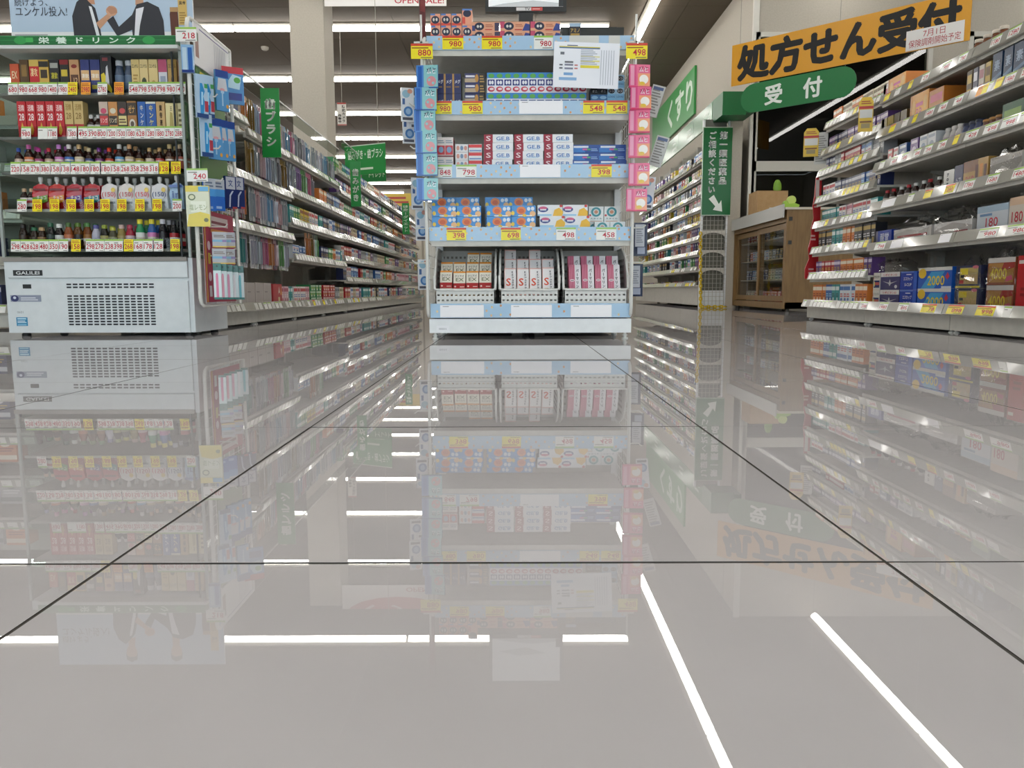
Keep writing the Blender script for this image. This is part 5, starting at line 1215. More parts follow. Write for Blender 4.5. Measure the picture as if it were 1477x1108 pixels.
# first shelf
z1 = .443
rbox('blu', 1257, 1287, 340, .1, '1f3c9c', [('b', '醒覚', .3, .3, .85, .85, 'c8d0e8'), ('r', 0, .0, .14, 1, '6a6a8a'), ('r', .0, .0, 1, .08, '16307c')], z1, 'blue carton with pale lettering on the first shelf, middle right bay')
rbox('wr1', 1291, 1345, 330, .09, 'c4c0bc', [('r', .1, .5, .9, .62, 'a8343c'), ('p', [(.1, .1), (.5, .3), (.9, .1), (.6, .45), (.3, .4)], '8a8684'), ('p', [(0, .7), (.4, .95), (.7, .75), (1, .95), (1, 1), (0, 1)], 'dcdcda')], z1, 'grey-white multipack with red print on the first shelf', name='multipack')
rbox('wr2', 1349, 1404, 325, .09, 'bab6b2', [('r', .1, .2, .5, .4, '5a5654'), ('r', .55, .3, .9, .5, 'a04850'), ('p', [(0, .6), (.5, .95), (1, .7), (1, 1), (0, 1)], 'd6d6d4')], z1, 'grey-white multipack without red bar on the first shelf', name='multipack')
bag(1289, 1346, 320, z1 - .001, .15, 'clear bag over the grey-white multipack with red print', seed=4)
bag(1347.5, 1406, 320, z1 - .001, .16, 'clear bag over the right grey-white multipack', seed=5)
rbox('p180', 1411, 1456, 310, .135, 'c0c8d0', [('r', 0, .78, 1, 1, '9cb4c8'), ('b', '180', .3, .3, .7, .6, 'b83a48'), ('l', .2, .08, .8, .2, 2, '8a8a90'), ('r', .1, .66, .5, .74, '6a8ab0')], z1, 'pale blue pack with red 180 on the first shelf')
rbox('p180b', 1457.5, 1500, 300, .15, 'd0c4b8', [('r', 0, .78, 1, 1, 'd8b89a'), ('b', '180', .1, .3, .5, .6, 'b83a48'), ('l', .1, .08, .8, .2, 2, '8a8a90')], z1, 'beige pack with red 180 at the right edge of the first shelf')
# second shelf: bottles in clear bags
z2 = .673
bottle_kind('rb', 'tonic_bottle', .045, .1, '2c1812', 'b02a34', 'cfc8c0', [(.3, .4, 'a03038')])
bottle_kind('rbw', 'tonic_bottle', .045, .1, '2c1812', 'd8d8d4', 'd8d4d0', [(.3, .4, '6a5a54')])
for k, (u, kk) in enumerate(((1272, 'rb'), (1281, 'rb'), (1292, 'rbw'), (1302, 'rb'), (1312, 'rbw'), (1323, 'rbw'), (1332, 'rb'), (1345, 'rbw'), (1355, 'rbw'))):
    put(kk, RX + .06, RP(u, 280), z2, NR, 'brown bottle with %s cap on the second shelf of the middle right bay' % ('red' if kk == 'rb' else 'white'), 'second shelf %s cap bottles' % ('red' if kk == 'rb' else 'white'))
rbox('n1', 1362, 1377, 265, .11, 'd4d4d0', [('v', '708', .3, .3, .7, .9, '3a3a48')], z2, 'slim white carton beside the navy one on the second shelf')
rbox('n2', 1377.5, 1390, 262, .12, '26305e', [('b', 'b7', .2, .3, .8, .5, 'b8bcd0')], z2, 'slim navy carton on the second shelf')
rbox('bro', 1390.5, 1426, 256, .125, 'b08a4a', [('r', 0, .6, .6, 1, '7a4a24'), ('b', '260', .1, .2, .45, .45, 'a8303a'), ('r', .5, .1, .62, .8, '5a2a1a'), ('r', .68, .1, .8, .8, 'c8843a'), ('r', .85, .1, .95, .75, '5a2a1a')], z2, 'gold and brown carton with bottle pictures on the second shelf')
rbox('ba1', 1429, 1475, 245, .11, 'b8b4ae', [('p', [(0, .2), (.4, .6), (.8, .3), (1, .6), (1, .8), (0, .7)], '8a8680'), ('r', .2, .05, .7, .2, 'a08478')], z2, 'bagged grey multipack at the right of the second shelf', name='multipack')
bag(1427, 1476, 240, z2 - .001, .15, 'clear bag over the grey multipack on the second shelf', seed=6)
# third shelf
z3 = .898
for k, (u0, u1, col, c2, h, lab) in enumerate(((1282, 1289, 'b84a4a', 'd8d0cc', .09, 'red small carton'), (1290, 1297, 'cfcbc8', 'b04a50', .09, 'white and red small carton'), (1298, 1309, '3a5a8c', 'c8d0d8', .095, 'blue small carton'), (1314, 1325, '6a4a84', 'd8c8dc', .1, 'purple small carton'), (1327, 1338, 'c8ccd0', '7a8aa0', .1, 'pale grey small carton'), (1338.5, 1350, 'c4c8cc', '8a94a4', .1, 'light grey small carton'))):
    rbox('t3_%d' % k, u0, u1, 220, h, col, [('e', .5, .4, .3, .2, c2), ('r', .1, .75, .9, .9, c2)], z3, lab + ' on the third shelf of the middle right bay', name='small_carton')
bottle_kind('jb', 'round_jar', .05, .09, '24345c', '1a2440', '3a5088', (), .8, .85)
bottle_kind('wb', 'white_bottle', .045, .1, 'c8c4c0', 'd8d4d0', 'b8a8b0', (), .6, .65)
bottle_kind('ob', 'brown_jar', .045, .075, '5a3018', 'b8864a', '8a5a34', (), .8, .85)
for k, u in enumerate((1358, 1367, 1375)): put('wb', RX + .06, RP(u, 205), z3, NR, 'white bottle in the row left of the blue jars, third shelf', 'white bottles third shelf')
for k, u in enumerate((1384, 1393, 1402)): put('jb', RX + .06, RP(u, 200), z3, NR, 'dark blue round jar on the third shelf, right bays', 'blue jars third shelf')
for k, u in enumerate((1413, 1422, 1431, 1440)): put('ob', RX + .06, RP(u, 195), z3, NR, 'brown jar with ochre lid on the third shelf', 'brown jars third shelf')
rbox('gr3', 1447, 1478, 165, .1, '2a5a3c', [('r', .1, .3, .9, .7, '7aa04a')], z3, 'dark green carton at the right end of the third shelf')
# fourth shelf
z4 = 1.083
for k, (u0, u1, c1) in enumerate(((1262, 1271, 'c8c0b0'), (1272, 1280, '8a7a44'), (1281, 1289, '9a8a4a'), (1290, 1298, '4a3c2a'), (1299, 1308, '5a4a30'))):
    rbox('t4_%d' % k, u0, u1, 190, .09, c1, [('r', .1, .2, .9, .5, '3a3040')], z4, '%s slim carton at the left of the fourth shelf' % ('cream', 'olive gold', 'mustard', 'dark brown', 'umber')[k], name='small_carton')
BB = [('b', 'BB', .34, .12, .66, .46, 'b03048'), ('r', .32, .52, .7, .66, 'c8507a'), ('e', .2, .5, .1, .3, 'e0b05a'), ('r', 0, 0, .1, 1, 'b87a2a'), ('e', .85, .6, .1, .25, 'd8a84a')]
rbox('bb4', 1314, 1340, 160, .14, 'dc9a2c', BB, z4, 'large orange BB vitamin carton on the fourth shelf', d=.3, side='c87a34')
rbox('bb4b', 1341, 1362, 150, .12, 'b8702c', [('r', .1, .5, .9, .8, 'c85a6a')], z4, 'brown-orange carton beside the large BB carton', d=.2)
for k, (u0, u1, c1, c2) in enumerate(((1396, 1404, '5a4a2c', 'c8a84a'), (1405, 1412, '6a6a78', 'd8d8dc'), (1413, 1421, 'c8c0b4', 'b07a80'), (1422, 1430, 'b89a3c', '6a5020'))):
    rbox('v4_%d' % k, u0, u1, 115, .13, c1, [('r', .1, .55, .9, .85, c2), ('r', .1, .1, .9, .35, c2)], z4, '%s slim vitamin carton on the fourth shelf' % ('dark gold', 'steel grey', 'cream and rose', 'golden')[k], name='small_carton')
for k, (u0, u1) in enumerate(((1433, 1447), (1449, 1462), (1463, 1480))):
    rbox('pw%d' % k, u0, u1, 95, .15, '28405c', [('b', '素', .2, .5, .8, .8, '9ab0c8'), ('p', [(0, .2), (1, .35), (1, .45), (0, .3)], '5a7a98')], z4, '%s of three dark blue pouches at the right of the fourth shelf' % ('left', 'middle', 'right')[k], name='pouch')
# fifth shelf
z5 = 1.276
for k, (u0, u1, c1, c2) in enumerate(((1266, 1270.5, 'c8c4c4', '8a5a90'), (1271, 1276, '9a9098', 'a83a50'), (1276.5, 1282, 'cfc8c4', 'b04a58'))):
    rbox('t5_%d' % k, u0, u1, 135, .085, c1, [('r', .1, .4, .9, .7, c2)], z5, '%s small carton at the left of the fifth shelf' % ('white and purple', 'grey and red', 'white and red')[k], name='small_carton')
rbox('bb5', 1283, 1308, 115, .1, 'dc9a2c', BB, z5, 'orange BB vitamin carton on the fifth shelf', d=.25, side='c87a34')
bottle_kind('tb5', 'vitamin_bottle', .05, .1, '6a3a1c', 'cfc4b4', 'b89a84', [(.2, .5, '8a3a2a')], .7, .75)
for k, u in enumerate((1389, 1401, 1413, 1423)): put('tb5', RX + .1, RP(u, 65), z5, NR, 'brown vitamin bottle with pale cap on the fifth shelf', 'vitamin bottles fifth shelf')
# flags, sheet and red strip at the far end
def yflag(u0, v0, u1, v1, Y, lab):
    a, c = at(u0, v1, Y=Y), at(u1, v0, Y=Y); w, h = c.x - a.x, c.z - a.z
    b = MB()
    pts = [(-w / 2, 0), (w / 2, 0), (w / 2, h * .86), (w * .3, h), (-w * .3, h), (-w / 2, h * .86)]
    b.prism(pts, 0, .003, M('d8b42c', .3))
    b.pr([o[:-1] + (M(o[-1], .3),) for o in (('r', 0, .66, 1, .74, 'b8302a'), ('r', .06, .4, .94, .64, 'd4d4d0'), ('l', .15, .8, .85, .92, 2, 'a04a1c'), ('l', .1, .26, .9, .36, 1, '7a4a1c'), ('r', .2, .1, .8, .24, '9a8a5a'))], (-w / 2, 0, 0), (1, 0, 0), (0, 0, 1), w, h)
    tag(b.build('hanging_flag', None, ((a.x + c.x) / 2, Y, a.z), -.25), lab, 'price tag')
yflag(1159, 185, 1181, 226, 5.55, 'yellow hanging price flag at the far end of the right hand run')
yflag(1238, 140, 1260, 190, 4.62, 'yellow hanging price flag at the joint of the far and middle right bays')
a, c = at(1176, 236, Y=5.52), at(1196, 190, Y=5.52)
sign('printed_sheet', 'white printed sheet taped to the far end of the right hand run', ((a.x + c.x) / 2 + .0, 5.54, a.z), c.x - a.x, c.z - a.z, 'c8c8c4', [('l', .1, .08, .9, .92, 12, '8a8a86')], rz=-.5, t=.001, cat='notice')
a = at(1168, 402, Y=5.53); c = at(1172, 255, Y=5.53)
H = c.z - a.z
pts = [(0, 0), (.075, 0), (.075, H), (.035, H), (.03, H * .82), (.02, H * .72), (.03, H * .6), (.015, H * .5), (.02, H * .42), (.0, H * .3), (.01, H * .2), (-.015, H * .1), (-.015, .0)]
b = MB(); b.prism(pts, 0, .01, M('b0181e', .35)); b.pr([('l', .1, .05, .7, .12, 2, M('d8a8a4')), ('l', .2, .38, .7, .45, 2, M('d8a8a4')), ('l', .4, .7, .8, .77, 2, M('d8a8a4')), ('r', .5, .8, .85, .97, M('cfc4c0'))], (0, 0, 0), (1, 0, 0), (0, 0, 1), .07, H)
tag(b.build('red_strip', None, (a.x - .02, 5.53, a.z)), 'wavy red cardboard strip at the far end of the right hand run', 'display strip')
# stock of the nearest bay beyond the edge of the picture
FC3 = Frame((RX, 3.7, 0), NR)
for z, y0 in [(.092, 0)] + LBC:
    crow(FC3, 'of the nearest right bay', 0, .56, .88, y0 + .04, z + .014, Ll, 'broad carton', rnd=ra, run=(1, 2), gap=.012, pool=far_stock)

# ================================================================ MEDICINE CABINET COUNTER
CXF = at(1128.7, 450.7, Z=0).x + .03; CY0, CY1 = 7.2, 8.88
CL = CY1 - CY0
cab = thing('glass_cabinet', 'pale wood counter cabinet with two sliding glass doors before the pharmacy window', 'cabinet', (CXF, CY1, 0), NR)
ch = at(1129, 299, Y=CY0).z
D = .62
b = MB(); b.box(0, CL, .01, D, .03, .09, M_WOOD); b.box(CL - .025, CL, 0, D, .03, ch - .02, M_WOOD); b.box(0, .025, 0, D, .03, ch - .02, M_WOOD); b.box(.025, CL - .025, D - .02, D, .09, ch - .02, M_WOOD); b.box(.025, CL - .025, .0, .04, ch - .13, ch - .02, M_WOOD); b.build('carcass', cab)
b = MB(); b.box(-.01, CL + .012, -.02, D + .02, ch - .02, ch, M('c9c3b2', .35)); b.build('counter_top', cab)
for x in (.05, CL - .05):
    for y in (.05, D - .05):
        b = MB(); b.lathe([(.02, 0), (.02, .03)], M('3a3630'), 8, (x, y)); b.build('foot', cab)
for k, (xa, xb, y) in enumerate(((.03, CL * .55, .03), (CL * .5, CL - .028, .005))):
    dr = thing('door', None, None); dr.parent = cab
    b = MB()
    for x0, x1, z0, z1 in ((xa, xa + .05, .1, ch - .14), (xb - .05, xb, .1, ch - .14), (xa + .05, xb - .05, .1, .15), (xa + .05, xb - .05, ch - .19, ch - .14)): b.box(x0, x1, y, y + .02, z0, z1, M_WOOD)
    b.build('door_frame', dr)
    b = MB(); b.box(xa + .05, xb - .05, y + .008, y + .012, .15, ch - .19, M_GLASS); b.build('pane', dr)
for k in range(3):
    b = MB(); b.box(.026, CL - .026, .08, D - .02, .3 + k * .2, .312 + k * .2, M('a89c84', .4)); b.build('shelf', cab)
for zz in (.62, ch - .12):
    b = MB(); b.box(CL, CL + .006, .02, .05, zz, zz + .035, M('2a2722', .4)); b.build('hinge', cab)
b = MB(); b.box(CL, CL + .001, .26, .40, .52, .63, M('d8ccd0', .5)); b.build('paper_label', cab)
b = MB(); b.box(.0, CL, -.035, -.025, ch - .09, ch + .03, M('b8b8b4', .35)); b.box(.0, CL, -.026, .0, ch - .015, ch - .008, M('b8b8b4', .35)); b.build('price_ledge', cab)
FC = Frame((CXF, CY1, 0), NR)
rc = random.Random(5)
for k, z in enumerate((.091, .313, .513, .713)):
    crow(FC, 'inside the glass cabinet', k, .06, CL - .06, .13, z, ['ctf_navy', 'ctf_red', 'ctf_white and blue', 'ctf_grey', 'ctf_cream', 'ctf_black'], 'flat medicine carton on the %s shelf' % ('bottom', 'second', 'third', 'top')[k], rnd=rc, run=(1, 2), gap=.02, stack=2, name='cabinet_carton')
# things on the counter
a, c = at(1073, 309, Y=8.15), at(1118, 275, Y=8.15)
w, h = c.x - a.x, c.z - ch
box_kind('carton', 'cardboard_box', 'box', w, .3, h, 'ad8a5e', [('r', .4, .08, .75, .36, 'd0ccc4'), ('r', .46, .12, .7, .18, '4a4844'), ('r', .0, .985, 1, 1, '8a6c46')], r=.8)
for s in KIND['carton']['me'].materials[:1]: KIND['carton']['me'].materials[0] = M_CARTON
put('carton', CXF + .02 + w / 2 + .0, 8.15, ch + .001, 0, 'brown cardboard box with a white label on the counter')
b = MB(); b.lathe([(.03, 0), (.045, .04), (.04, .09), (.02, .125), (.003, .13)], M('7aa832', .4), 12, sx=1, sy=.35)
tag(b.build('green_brush', None, (CXF + .02 + w * .8, 8.3, ch + h + .001)), 'lime green rounded tool standing on the cardboard box', 'tool')
t = thing('tape_dispenser', 'lime green tape dispenser on the near end of the counter', 'tape dispenser', (CXF + .075, 7.32, ch + .001))
b = MB(); b.prism([(-.07, 0), (.06, 0), (.07, .03), (.03, .045), (-.03, .04), (-.06, .07), (-.075, .05)], -.03, .03, M('9ac23c', .35)); b.build('body', t)
b = MB(); b.lathe([(.04, -.018), (.04, .018)], M('c4d86a', .3), 16); o = b.build('tape_roll', t, (.0, 0, .075)); o.rotation_euler.x = PI / 2
tag(ob('green_mat', MB().box(-.06, .06, -.03, .03, 0, .02, M('1c6a3c', .5)).lathe([(.03, .02), (.025, .03)], M('2a8a4c', .5), 10).data('green_mat'), None, (CXF + .1, 8.6, ch + .001)), 'small dark green pad at the far end of the counter', 'pad')

# ================================================================ WALL SHELVES OF MEDICINE
MX = 2.14
LW = [(.43, .0), (.61, .01), (.78, .02), (.95, .03), (1.12, .04), (1.29, .05), (1.48, .07), (1.69, .09)]
rw = random.Random(21); mroots = []
def mcards(li):
    return [(rw.choice('wwwgy'), '', .05 + k * .1, .07, .04) for k in range(9) if rw.random() < .7]
for i in range(5):
    loc = (MX, 9.0 + .9 * (i + 1), 0)
    rt = bay('white wall shelf bay of medicines, %s from the pharmacy corner' % ORD[i], loc, NR, .9, .45, 2.12, LW, mcards if i < 2 else None, group='medicine wall bays', base=(.03, .25), foot=False, railmat=M('c9d2bd', .15, coat=.5) if i else None)
    F_ = Frame(loc, NR); mroots.append(rt)
    for li, (z, y0) in enumerate([(.25, 0)] + LW):
        nm = ('bottom', 'first', 'second', 'third', 'fourth', 'fifth', 'sixth', 'seventh', 'top')[li]
        if li == 0: z = .25
        crow(F_, 'of the %s medicine bay' % ORD[i], li, .02, .88, y0 + .03, z + .014, (['ctf_' + c[0] for c in CT] if li == 0 else ['ctl_' + c[0] for c in CT] if i > 1 else ['ctm_' + c[0] for c in CT] + ['ctl_white and blue', 'ctl_white and red']), 'medicine carton on the %s shelf' % nm, rnd=rw, run=(1, 2), gap=.045 if i < 2 else .06, pool=far_stock if i > 1 else None, name='medicine_carton')
hz0, hz1 = at(1024, 178, Y=9.0).z, at(1024, 146, Y=9.0).z
for i in range(5):
    t = MB(); t.box(0, .895, 0, .02, 0, hz1 - hz0, M('6a9a72', .25)); t.pr([('r', .005, .04, .995, .96, M('5c9468', .22)), ('l', .6, .25, .88, .8, 2, M('a8c4ac', .3))], (0, 0, 0), (1, 0, 0), (0, 0, 1), .895, hz1 - hz0, .0006)
    t.build('header_panel', mroots[i], (0, .12, hz0))
b = MB(); xa, xb = MX + .12, at(1060, 160, Y=9.0).x; b.box(xa, xb, 0, .42, 0, hz1 - hz0, M('0f6a38', .4)); b.box(xb, xb + .09, .0, .42, .02, hz1 - hz0 + .03, M('0d5c32', .4))
tag(b.build('header_box', None, (0, 8.57, hz0)), 'dark green box end of the header over the medicine shelves', 'sign')
# big green sign on the medicine wall
za, zb_ = at(1005, 163, X=WX).z, at(1005, 95, X=WX).z
Yn = at(1005, 120, X=WX).y
b = MB(); b.box(0, 3.4, 0, .03, 0, zb_ - za, M('3a9a4c', .35)); b.pr([('B', 'くすり', .44, .2, .965, .82, .02, M('dfeee0', .4))], (0, 0, 0), (1, 0, 0), (0, 0, 1), 3.4, zb_ - za, .002)
tag(b.build('wall_sign', None, (WX - .035, Yn + 3.4, za), NR), 'large green sign with white hiragana on the medicine wall', 'sign')
# end cap of the medicine shelves
EY = 8.90
ea, eb = px(1009, EY, 380), px(1047, EY, 380)
t = thing('mesh_rack', 'white narrow rack with wire mesh and arched shelves below the green arrow sign', 'shelf unit', ((ea + eb) / 2, EY, 0))
W = eb - ea
ez = at(1030, 312, Y=EY).z
b = MB(); b.box(-W / 2, -W / 2 + .02, -.02, .02, 0, 2.08, M_STEEL); b.build('upright', t)
b = MB(); b.box(W / 2 - .02, W / 2, -.02, .02, 0, 2.1, M_STEEL); b.build('upright', t)
b = MB(); b.box(-W / 2 + .02, W / 2 - .02, .0, .02, 0, .2, M_STEEL); b.build('base_panel', t)
b = MB()
for k in range(7): b.box(-W / 2 + .02 + k * (W - .04) / 6 - .002, -W / 2 + .02 + k * (W - .04) / 6 + .002, -.02, -.016, .03, ez, M('bdb9ae', .4))
for k in range(int(ez / .05)): b.box(-W / 2, W / 2, -.02, -.016, .03 + k * .05, .034 + k * .05, M('bdb9ae', .4))
b.build('wire_mesh', t)
for zz in (.42, .62, .84, 1.05):
    b = MB(); b.prism([(-W / 2 + .02 + (W - .04) * q / 8, zz - .04 + .05 * math.sin(PI * q / 8) ** .5) for q in range(9)] + [(W / 2 - .02, zz + .035), (-W / 2 + .02, zz + .035)][0:2], .0, .012, M('d8d5cc', .4)); b.build('arched_shelf', t)
b = MB(); b.box(-W / 2 + .02, W / 2 - .02, .05, .06, .2, 2.1, M('6a6a60', .6)); b.build('back_panel', t)
for k, (dx, zz, col, lab) in enumerate(((-.07, .201, 'ctl_pale pink', 'pale pink'), (.07, .201, 'ctl_green', 'green'))):
    pass
psign('arrow_sign', 'upright green sign with two columns of white lettering and a white arrow', 1011, 183, 1057, 311, EY - .04, '0b6430',
      [('r', 0, 0, 1, .008, 'c8d4c4'), ('r', 0, .992, 1, 1, 'c8d4c4'), ('r', 0, 0, .02, 1, 'c8d4c4'), ('v', '第一類医薬品', .56, .345, .84, .955, 'f4f8f4'), ('v', 'ご相談ください', .2, .245, .46, .955, 'f4f8f4'),
       ('p', [(.25, .19), (.42, .235), (.6, .13), (.68, .175), (.72, .045), (.4, .065), (.48, .105)], 'e8eee6')], t=.02)
b = MB(); xa, xb = px(1047.5, 8.93, 300), px(1066, 8.93, 300); b.box(xa, xb, 0, .06, 0, hz0, M_WALL); struct(b.build('trim_2', None, (0, 8.88, 0)))
# yellow chain
b = MB()
a0 = at(1010.5, 335, Y=8.85); a1 = at(1010.5, 446, Y=8.85); a2 = at(1047, 446, Y=8.85)
def chain(p, q, b):
    n = int((q - p).length / .035)
    for k in range(n):
        m = p + (q - p) * ((k + .5) / n); d = (q - p).normalized() * .024; s = Vector((0, .012, 0)) if k % 2 else (Vector((.012, 0, 0)) if abs(d.z) > .01 else Vector((0, 0, .012)))
        b.tube([m - d, m - d * .5 + s, m + d * .5 + s, m + d, m + d * .5 - s, m - d * .5 - s, m - d], .008, M('d8b818', .4), 5)
a1.z = a2.z = .015
chain(a0, a1, b); chain(a1, a2, b)
tag(b.build('plastic_chain'), 'yellow plastic chain hanging down the end cap and along the floor', 'chain')

# ================================================================ HANGING BANNERS
Yl = 7.9
pA = at(1054.5, 125, Y=Yl); Yr = .8215 * Yl; pB = at(1398.5, 58, Y=Yr)
L = math.hypot(pB.x - pA.x, pB.y - pA.y); ang = math.atan2(pB.y - pA.y, pB.x - pA.x)
zt_ = at(1056.5, 66, Y=Yl).z
z_ = (pA.z + pB.z) / 2; H = zt_ - pA.z
sign('hanging_banner', 'large yellow banner with thick black lettering hung over the pharmacy counter', ((pA.x + pB.x) / 2, (pA.y + pB.y) / 2, z_), L, H, 'cf9310',
     [('B', '処方せん受付', .035, .11, .96, .91, .016, M('060607', .6))], rz=ang, t=.01)
def onb(s, z, off): 
    v = Vector((pA.x, pA.y, 0)).lerp(Vector((pB.x, pB.y, 0)), s); n = Vector((math.sin(ang), -math.cos(ang), 0))
    return (v.x + n.x * off, v.y + n.y * off, z)
sign('paper_notice', 'white paper strip with red lettering stuck on the yellow banner', onb(.875, z_ + .005, .006), L * .21, H * .42, 'dcdad6', [('t', '7月1日', .3, .56, .68, .9, 'a8202c'), ('t', '保険調剤開始予定', .05, .12, .95, .5, 'a8202c')], rz=ang, t=.001, cat='notice')
# green pill below it
def along(u, v):      # parameter s of the banner plane seen at pixel u
    d = ray(u, v); e = Vector((pB.x - pA.x, pB.y - pA.y)); 
    # (d.x t - pA.x) * e.y = (d.y t - pA.y) * e.x
    tt = (pA.x * e.y - pA.y * e.x) / (d.x * e.y - d.y * e.x)
    P = Vector((d.x * tt, d.y * tt)); return (P - Vector((pA.x, pA.y))).dot(e) / e.length, CAMH + d.z * tt
s0, _ = along(1068.5, 140); s1, _ = along(1235, 118)
_, zA = along(1110, 158); _, zB = along(1110, 116)
pw_, ph = s1 - s0, zB - zA
b = MB(); r_ = ph / 2; hw = pw_ / 2
pts = [(hw - r_ + r_ * math.cos(a), r_ + r_ * math.sin(a)) for a in [-PI / 2 + PI * k / 10 for k in range(11)]] + [(-hw + r_ + r_ * math.cos(a), r_ + r_ * math.sin(a)) for a in [PI / 2 + PI * k / 10 for k in range(11)]]
b.prism(pts, 0, .012, M('0b6e36', .35)); b.pr([('B', '受', .23, .18, .38, .82, .006, M('dfe6df', .35)), ('B', '付', .57, .18, .72, .82, .006, M('dfe6df', .35))], (-hw, 0, 0), (1, 0, 0), (0, 0, 1), pw_, ph, .001)
q = onb((s0 + s1) / 2 / L, zA, 0); tag(b.build('hanging_sign', None, q, ang), 'green pill-shaped sign hung under the yellow banner', 'sign')
for k, s in enumerate((.04, .5, .96)):
    p = onb(s, z_ + H, 0); b = MB(); b.tube([(0, 0, 0), (0, 0, CEIL - p[2])], .0025, M('8a8880', .4), 5); tag(b.build('hanging_wire', None, p), 'thin wire holding the %s of the yellow banner' % ('left end', 'middle', 'right end')[k], 'wire')
for k, s in enumerate((s0 / L + .05, s1 / L - .05)):
    p = onb(s, zB, -.004); b = MB(); b.tube([(0, 0, 0), (0, 0, max(.01, z_ - p[2]))], .0025, M('8a8880', .4), 5); tag(b.build('hanging_wire', None, p), 'short wire holding the %s of the green pill sign' % ('left', 'right')[k], 'wire')
# white sale banner near the pillar
Y = 9.2
a, c = at(468, 9, Y=Y), at(644, 11, Y=Y)
w = c.x - a.x
sign('sale_banner', 'white sale banner with red lettering hung near the pillar', ((a.x + c.x) / 2, Y, a.z), w, .62, 'e2dfdc', [('b', 'OPEN SALE!', .575, .045, .98, .145, 'b02038'), ('e', .5, .58, .46, .34, 'c8505a'), ('b', 'くすり', .14, .4, .86, .75, 'e8dcd8')], t=.006, cat='banner')
for k, x in enumerate((a.x + .08, c.x - .08)):
    b = MB(); b.tube([(0, 0, 0), (0, 0, CEIL - a.z - .62)], .0025, M('8a8880', .4), 5); tag(b.build('hanging_wire', None, (x, Y + .003, a.z + .62)), 'thin wire holding the %s of the sale banner' % ('left', 'right')[k], 'wire')
# narrow dark red pole sign in front of it
a, c = at(606, 33, Y=3.75), at(613, 0, Y=3.75)
sign('pole_sign', 'narrow dark red sign on the top left of the middle rack', ((a.x + c.x) / 2, 3.75, 1.235), .03, a.z + .3 - 1.235, '5a1a1c', [('r', .1, .5, .9, .9, '7a2a2c')], rz=.6)
# hanging wires for the small signs
for u, v, Y_, lab in ((493, 148, 11.0, 'red barred white sign'), (546, 232, 9.0, 'wide green aisle sign')):
    p = at(u, v, Y=Y_); b = MB(); b.tube([(0, 0, 0), (0, 0, CEIL - p.z)], .004, M('9a958a', .4), 5); tag(b.build('hanging_wire', None, p), 'thin wire holding the ' + lab, 'wire')

# ================================================================ FAR END AND BACKDROP RACKS
rf = random.Random(9)
for i in range(3):
    loc = (-1.55 + .92 * i, 15.6, 0)
    lvf = [(.35, 0), (.6, .02), (.85, .04), (1.1, .06), (1.35, .08)]
    bay('grey steel rack closing the far end of the left aisle, %s from the left' % ORD[i], loc, 0, .9, .45, 1.75, lvf, None, group='far end racks', foot=False)
    for li, (z, y0) in enumerate([(.092, 0)] + lvf):
        crow(Frame(loc, 0), 'of the %s far end rack' % ORD[i], li, .02, .88, y0 + .03, z + .014, Ll, 'broad carton on the %s shelf' % ('floor', 'first', 'second', 'third', 'fourth', 'top')[li], rnd=rf, run=(1, 2), gap=.02, pool=far_stock)
# rack beyond the fridge on the left
loc = (-3.55, 4.25, 0); lvl = [(.35, 0), (.6, .02), (.85, .04), (1.1, .06)]
bay('grey steel rack behind the left side of the fridge', loc, 0, .9, .45, 1.4, lvl, lcards(3))
for li, (z, y0) in enumerate([(.092, 0)] + lvl):
    crow(Frame(loc, 0), 'of the rack behind the fridge', li, .02, .88, y0 + .03, z + .014, ['ctl_navy', 'ctl_cream', 'ctl_grey', 'ctl_orange'], 'broad carton on the %s shelf' % ('floor', 'first', 'second', 'third', 'top')[li], rnd=rf, run=(1, 2), gap=.02, pool=far_stock)
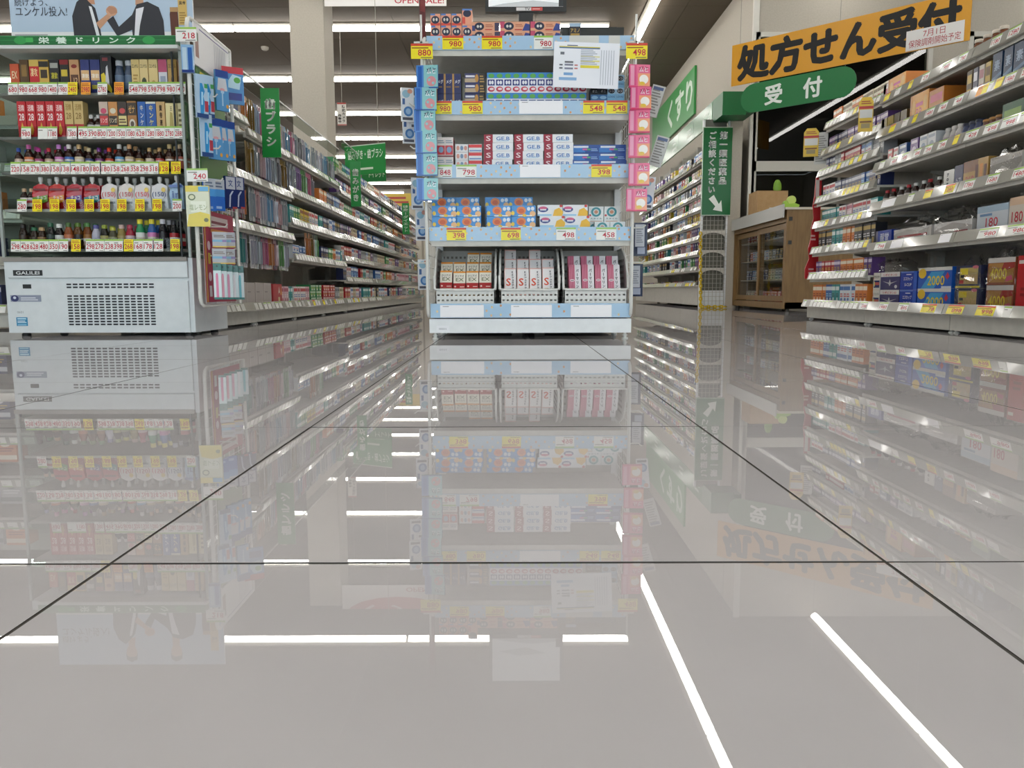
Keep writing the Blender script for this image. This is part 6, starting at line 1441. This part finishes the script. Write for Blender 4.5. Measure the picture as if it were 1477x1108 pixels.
# double-sided run behind the middle rack
for s, rz_, X in ((1, PI / 2, .50), (-1, -PI / 2, -.34)):
    for i in range(3):
        loc = (X, 3.78 + .9 * (i if s > 0 else i + 1), 0)
        lvm = [(.36, .02), (.62, .03), (.88, .04)]
        side = 'right' if s > 0 else 'left'
        bay('grey steel bay behind the middle rack, %s side, %s from the front' % (side, ORD[i]), loc, rz_, .9, .41, 1.15, lvm, None, group='bays behind the middle rack', foot=False)
        for li, (z, y0) in enumerate([(.092, 0)] + lvm):
            crow(Frame(loc, rz_), 'of the %s %s bay behind the middle rack' % (ORD[i], side), li, .02, .88, y0 + .03, z + .014, Ll, 'broad carton on the %s shelf' % ('floor', 'first', 'second', 'top')[li], rnd=rf, run=(1, 2), gap=.03, pool=far_stock)
tag(far_stock.build('distant_stock'), 'rows of small coloured cartons on the far and turned-away shelves', 'cartons', kind='stuff')

# ================================================================ tell look-alikes apart by their place
def scr(o):
    p = o.location - Vector((0, 0, CAMH)); fw = p.y * math.cos(PITCH) - p.z * math.sin(PITCH); up = p.y * math.sin(PITCH) + p.z * math.cos(PITCH)
    return 738.5 + FPX * p.x / fw, 554 - FPX * up / fw
by = {}
for o in COL.objects:
    if o.parent is None and 'label' in o and o.get('kind') is None: by.setdefault(o['label'], []).append(o)
for lab, os_ in by.items():
    if len(os_) < 2: continue
    cols = []
    for o in sorted(os_, key=lambda o: scr(o)[0]):
        x = scr(o)[0]
        if cols and x - cols[-1][0] < 2.6 and any(abs(o.location.z - q.location.z) > .02 for q in cols[-1][1]): cols[-1][1].append(o)
        else: cols.append([x, [o]])
    for ci, (x, st) in enumerate(cols):
        st.sort(key=lambda o: o.location.z)
        for si, o in enumerate(st):
            t = ''
            if len(cols) > 1: t += ', %s%s' % (ORD[ci] if ci < 20 else 'number %d' % (ci + 1), ' column' if len(st) > 1 else ' from left')
            if len(st) > 1: t += ', %s up' % ORD[si]
            o['label'] = lab + t
for o in COL.objects:
    if 'label' in o and o.parent is None:
        s = o['label']
        while len(s.split()) > 16 and ' the ' in s: s = s.replace(' the ', ' ', 1)
        o['label'] = s
bad = [(len(o['label'].split()), o['label']) for o in COL.objects if 'label' in o and len(o['label'].split()) > 16]
print('LONG', len(bad), sorted(set(bad))[:40])
print('objects', len(bpy.data.objects), 'meshes', len(bpy.data.meshes))
